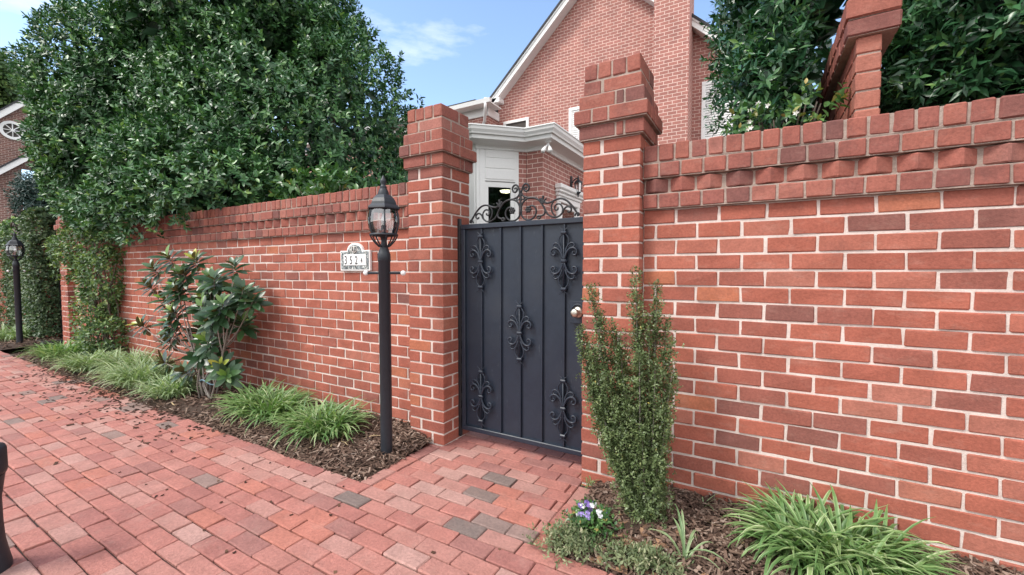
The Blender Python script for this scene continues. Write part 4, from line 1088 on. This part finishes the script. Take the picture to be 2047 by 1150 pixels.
clump('liriope', 'green grassy clump in the mulch, first one beside the lamp post', -2.78, 2.0, .30, 430, (.18, .34), LIR, .0145, 1.15, 1, G, .04, .75)
clump('liriope', 'wide green grassy clump between magnolia and lamp post', -3.52, 2.02, .33, 540, (.19, .35), LIR, .0145, 1.5, 2, G, .04, .75)
clump('liriope', 'pale striped grassy clump just before the magnolia stems', -4.92, 1.88, .28, 330, (.17, .31), LIRP, .014, 1.2, 3, G, .03, .75)
clump('liriope', 'large pale striped grassy clump, widest of those between magnolia and creeper', -5.72, 1.93, .40, 560, (.2, .38), LIRP, .0145, 1.3, 4, G, .03, .75)
clump('liriope', 'pale grassy clump at the wall foot tucked behind the widest pale clump', -6.45, 2.08, .36, 430, (.2, .38), LIRP, .015, 1.3, 5, G, .04, .75)
clump('liriope', 'pale grassy clump below the creeper, touching the paving', -7.1, 1.9, .36, 430, (.2, .36), LIRP, .015, 1.3, 6, G, .03, .75)
clump('liriope', 'yellow green grassy clump at the far end of the bed by the far pillar', -8.35, 1.95, .38, 430, (.2, .38), LIR, .0165, 1.5, 7, G, .03, .75)
clump('liriope', 'pale green grassy clump behind the far lamp post', -11.35, 2.05, .42, 240, (.25, .42), LIRP, .018, 1.4, 8, G, .03, .8)
clump('liriope', 'big arching green and cream striped clump by the brick wall beyond the upright holly', .29, 2.14, .34, 620, (.18, .34), LIR, .0155, 1.0, 9, G, .04, .85)
clump('spider_plant', 'single small pale striped plant with few blades in the mulch', -.24, 1.86, .03, 11, (.14, .24), LIRP, .011, 1.0, 12, None, .04, .8, 'plant')
clump('grass_weed', 'tiny grass tuft sprouting at the pillar foot beside the paving', -.81, 2.29, .03, 16, (.06, .13), LIR, .004, 1.0, 13, None, .01, .8, 'weed')
clump('grass_sprout', 'thin grass sprout against the wall behind the upright holly', -.22, 2.30, .02, 5, (.08, .14), LIRP, .006, 1.0, 14, None, .05, .6, 'weed')

# ------------------------------------------------------------------ upright small leaved holly
t = thing('upright_holly', 'narrow upright small leaved holly shrub in front of the gate pillar', 'shrub', (-.45, 2.10, 0))
tips = [(-.727, 1.16, 2.05), (-.70, 1.02, 2.1), (-.785, .94, 2.06), (-.625, .97, 2.08), (-.67, .80, 2.02), (-.77, .86, 2.1), (-.70, .88, 2.0), (-.72, .66, 2.03), (-.514, 1.235, 2.10), (-.50, 1.12, 2.04), (-.417, 1.165, 2.10), (-.44, 1.02, 2.05), (-.375, 1.0, 2.12), (-.345, .90, 2.08), (-.335, .76, 2.05), (-.40, .82, 2.0), (-.47, .86, 2.0), (-.75, .78, 2.1), (-.62, .74, 1.99), (-.35, .6, 2.0), (-.66, .6, 2.0), (-.45, .5, 1.98), (-.60, .45, 1.98), (-.38, .38, 1.99), (-.43, 1.05, 2.12), (-.5, .98, 2.08), (-.545, .70, 2.02), (-.575, .86, 2.06), (-.52, .6, 2.0), (-.57, .56, 2.0), (-.545, .46, 1.99), (-.60, .92, 2.1)]
mb = MB(); PP = []; AA = []
for x, z, y in tips:
    b = Vector((-.45+random.uniform(-.035, .035), 2.10+random.uniform(-.03, .03), .02)); e = Vector((x, y, z))
    pts = smooth_pts([b, b.lerp(e, .33)+Vector(((x+.45)*.10, -.01, .02)), b.lerp(e, .7)+Vector(((x+.45)*.10, 0, 0)), e], 9); tube(mb, pts, [.0075-.00022*k for k in range(len(pts))], 6, random.random())
    for k in range(3, len(pts)):
        f = k/len(pts)
        if f < .35 and random.random() < .25: continue
        for _ in range((19 if x < -.55 else 15) if f < .9 else 9):
            PP.append(np.array(pts[k])+RNG.normal(size=3)*np.array([.025, .022, .018])*(1.25-.65*f)); AA.append(np.array([random.gauss(0, .45), random.gauss(0, .45)-.1, 1]))
for _ in range(520):
    PP.append(np.array([-.45, 2.09, .13])+RNG.normal(size=3)*np.array([.055, .05, .07])); AA.append(np.array([random.gauss(0, .6), random.gauss(-.2, .6), .7]))
mb.build('stems', PALEBARK, t)
lv = Leaves(); PP = np.array(PP); PP[:, 2] = np.maximum(PP[:, 2], .05); PP[:, 1] = np.minimum(PP[:, 1], 2.29)
sprigs(lv, PP, np.array(AA), 5, .022, .0165, .0105, tip=.05); lv.build('leaves', BOX, t)

# ------------------------------------------------------------------ violets and ground herbs
def herb(name, label, cx, cy, rx, ry, hz, n, seed, flowers=0, mat=HERB, L=.022, W=.012, cat='flower clump', sp=.5):
    t = thing(name, label, cat, (cx, cy, 0)); r = np.random.default_rng(seed)
    u = r.normal(size=(n, 2))*.5; P = np.stack([cx+u[:, 0]*rx, cy+u[:, 1]*ry, np.zeros(n)], 1); d = np.clip(1-(u**2).sum(1)*.7, .08, 1)
    P[:, 2] = .02+hz*d*r.uniform(.15, 1, n)
    lv = Leaves(); sprigs(lv, P, np.stack([u[:, 0]*sp, u[:, 1]*sp-.2, np.ones(n)], 1)+r.normal(size=(n, 3))*.4, 5, .03, L, W, tip=.15); lv.build('leaves', mat, t)
    mb = MB()
    for i in range(0, n, 6): tube(mb, [(cx+(P[i, 0]-cx)*.5, cy+(P[i, 1]-cy)*.5, .01), tuple(P[i])], .0012, 4, random.random())
    mb.build('stems', HERB, t)
    if flowers:
        fv = Leaves(); c = P[np.argsort(-P[:, 2]+r.uniform(0, .08, n))[:flowers]]+np.array([0, -.012, .022]); tn = r.choice([.1, .4, .95, 1.0], flowers)
        for q, w in zip(c, tn):
            fv = Leaves()
            for a in range(5):
                fv.add(q[None], np.array([[math.cos(a*1.2566+.3), -.1, math.sin(a*1.2566+.3)]]), np.array([[.2, -1., .5]]), .013, .012, np.array([w]), (0, .6, 1), (.3, 1, .5), -.1)
            fv.build('flower', PETALV, t)
herb('violet_clump', 'low violet clump with purple and white flowers at the paving edge', -.655, 1.87, .12, .10, .13, 170, 5, 22, SHRUB, .026, .017)
herb('silver_herb', 'low grey green herb mat spilling over the paving edge below the violets', -.70, 1.72, .14, .09, .07, 260, 6, 0, HERB, .022, .009, 'ground plant')
herb('creeping_herb', 'straggly half dry green herb in the mulch below the upright holly', -.38, 1.765, .17, .07, .06, 190, 7, 0, HERB, .03, .011, 'ground plant')

# ------------------------------------------------------------------ world, sun, camera
EL, AZ = R(52), Vector((-.62, -.78, 0))
w = bpy.data.worlds.new('World'); SC.world = w; w.use_nodes = True; nt = w.node_tree
for n in list(nt.nodes): nt.nodes.remove(n)
out = nt.nodes.new('ShaderNodeOutputWorld'); bg = nt.nodes.new('ShaderNodeBackground'); nt.links.new(bg.outputs[0], out.inputs[0])
sky = nt.nodes.new('ShaderNodeTexSky'); sky.sky_type = 'NISHITA'; sky.sun_disc = False; sky.sun_elevation = EL
sky.sun_rotation = math.atan2(AZ.x, AZ.y); sky.air_density = 1.0; sky.dust_density = .5; sky.ozone_density = .9
tc = nt.nodes.new('ShaderNodeTexCoord').outputs['Generated']
mp = N(nt, 'ShaderNodeMapping'); mp.inputs['Scale'].default_value = (1.3, 1.3, 4.2); nt.links.new(tc, mp.inputs[0])
cl = noise(nt, 2.4, 7, .58, mp.outputs[0])
thin = ramp(nt, cl, [(.57, (0, 0, 0)), (.82, (.5,)*3)])
dot = N(nt, 'ShaderNodeVectorMath', operation='DOT_PRODUCT'); nt.links.new(tc, dot.inputs[0]); dot.inputs[1].default_value = (-.50, .78, .37)
cover = ramp(nt, dot.outputs['Value'], [(.15, (.92,)*3), (.66, (0, 0, 0))])  # cloud cover added outside the view for soft white light
mxx = N(nt, 'ShaderNodeMath', operation='MAXIMUM'); nt.links.new(thin, mxx.inputs[0]); nt.links.new(cover, mxx.inputs[1])
cloud = ramp(nt, noise(nt, 3.1, 5, .55, tc), [(.3, (4.6, 4.65, 4.8)), (.7, (7.2, 7.1, 7.0))])
c = mix(nt, mxx.outputs[0], sky.outputs[0], cloud)
nt.links.new(c, bg.inputs[0]); bg.inputs[1].default_value = .15
sd = bpy.data.lights.new('sun', 'SUN'); sd.energy = 1.6; sd.angle = R(16); sd.color = (1, .95, .88)
so = bpy.data.objects.new('sun', sd); COL.objects.link(so)
v = Vector((AZ.normalized().x*math.cos(EL), AZ.normalized().y*math.cos(EL), math.sin(EL)))
so.rotation_euler = (-v).to_track_quat('-Z', 'Y').to_euler(); so.location = v*30

cam = bpy.data.cameras.new('camera'); co = bpy.data.objects.new('camera', cam); COL.objects.link(co)
co.location = (0, 0, 1.25); co.rotation_euler = (R(90-2.4), 0, R(30.05))
cam.sensor_width = 36; cam.sensor_fit = 'HORIZONTAL'; cam.lens = 36*850/2047; cam.clip_start = .02; cam.clip_end = 2000
SC.camera = co
SC.view_settings.view_transform = 'Standard'; SC.view_settings.look = 'None'; SC.view_settings.gamma = 1
SC.view_settings.exposure = 1.12
SC.cycles.max_bounces = 8; SC.cycles.transparent_max_bounces = 12
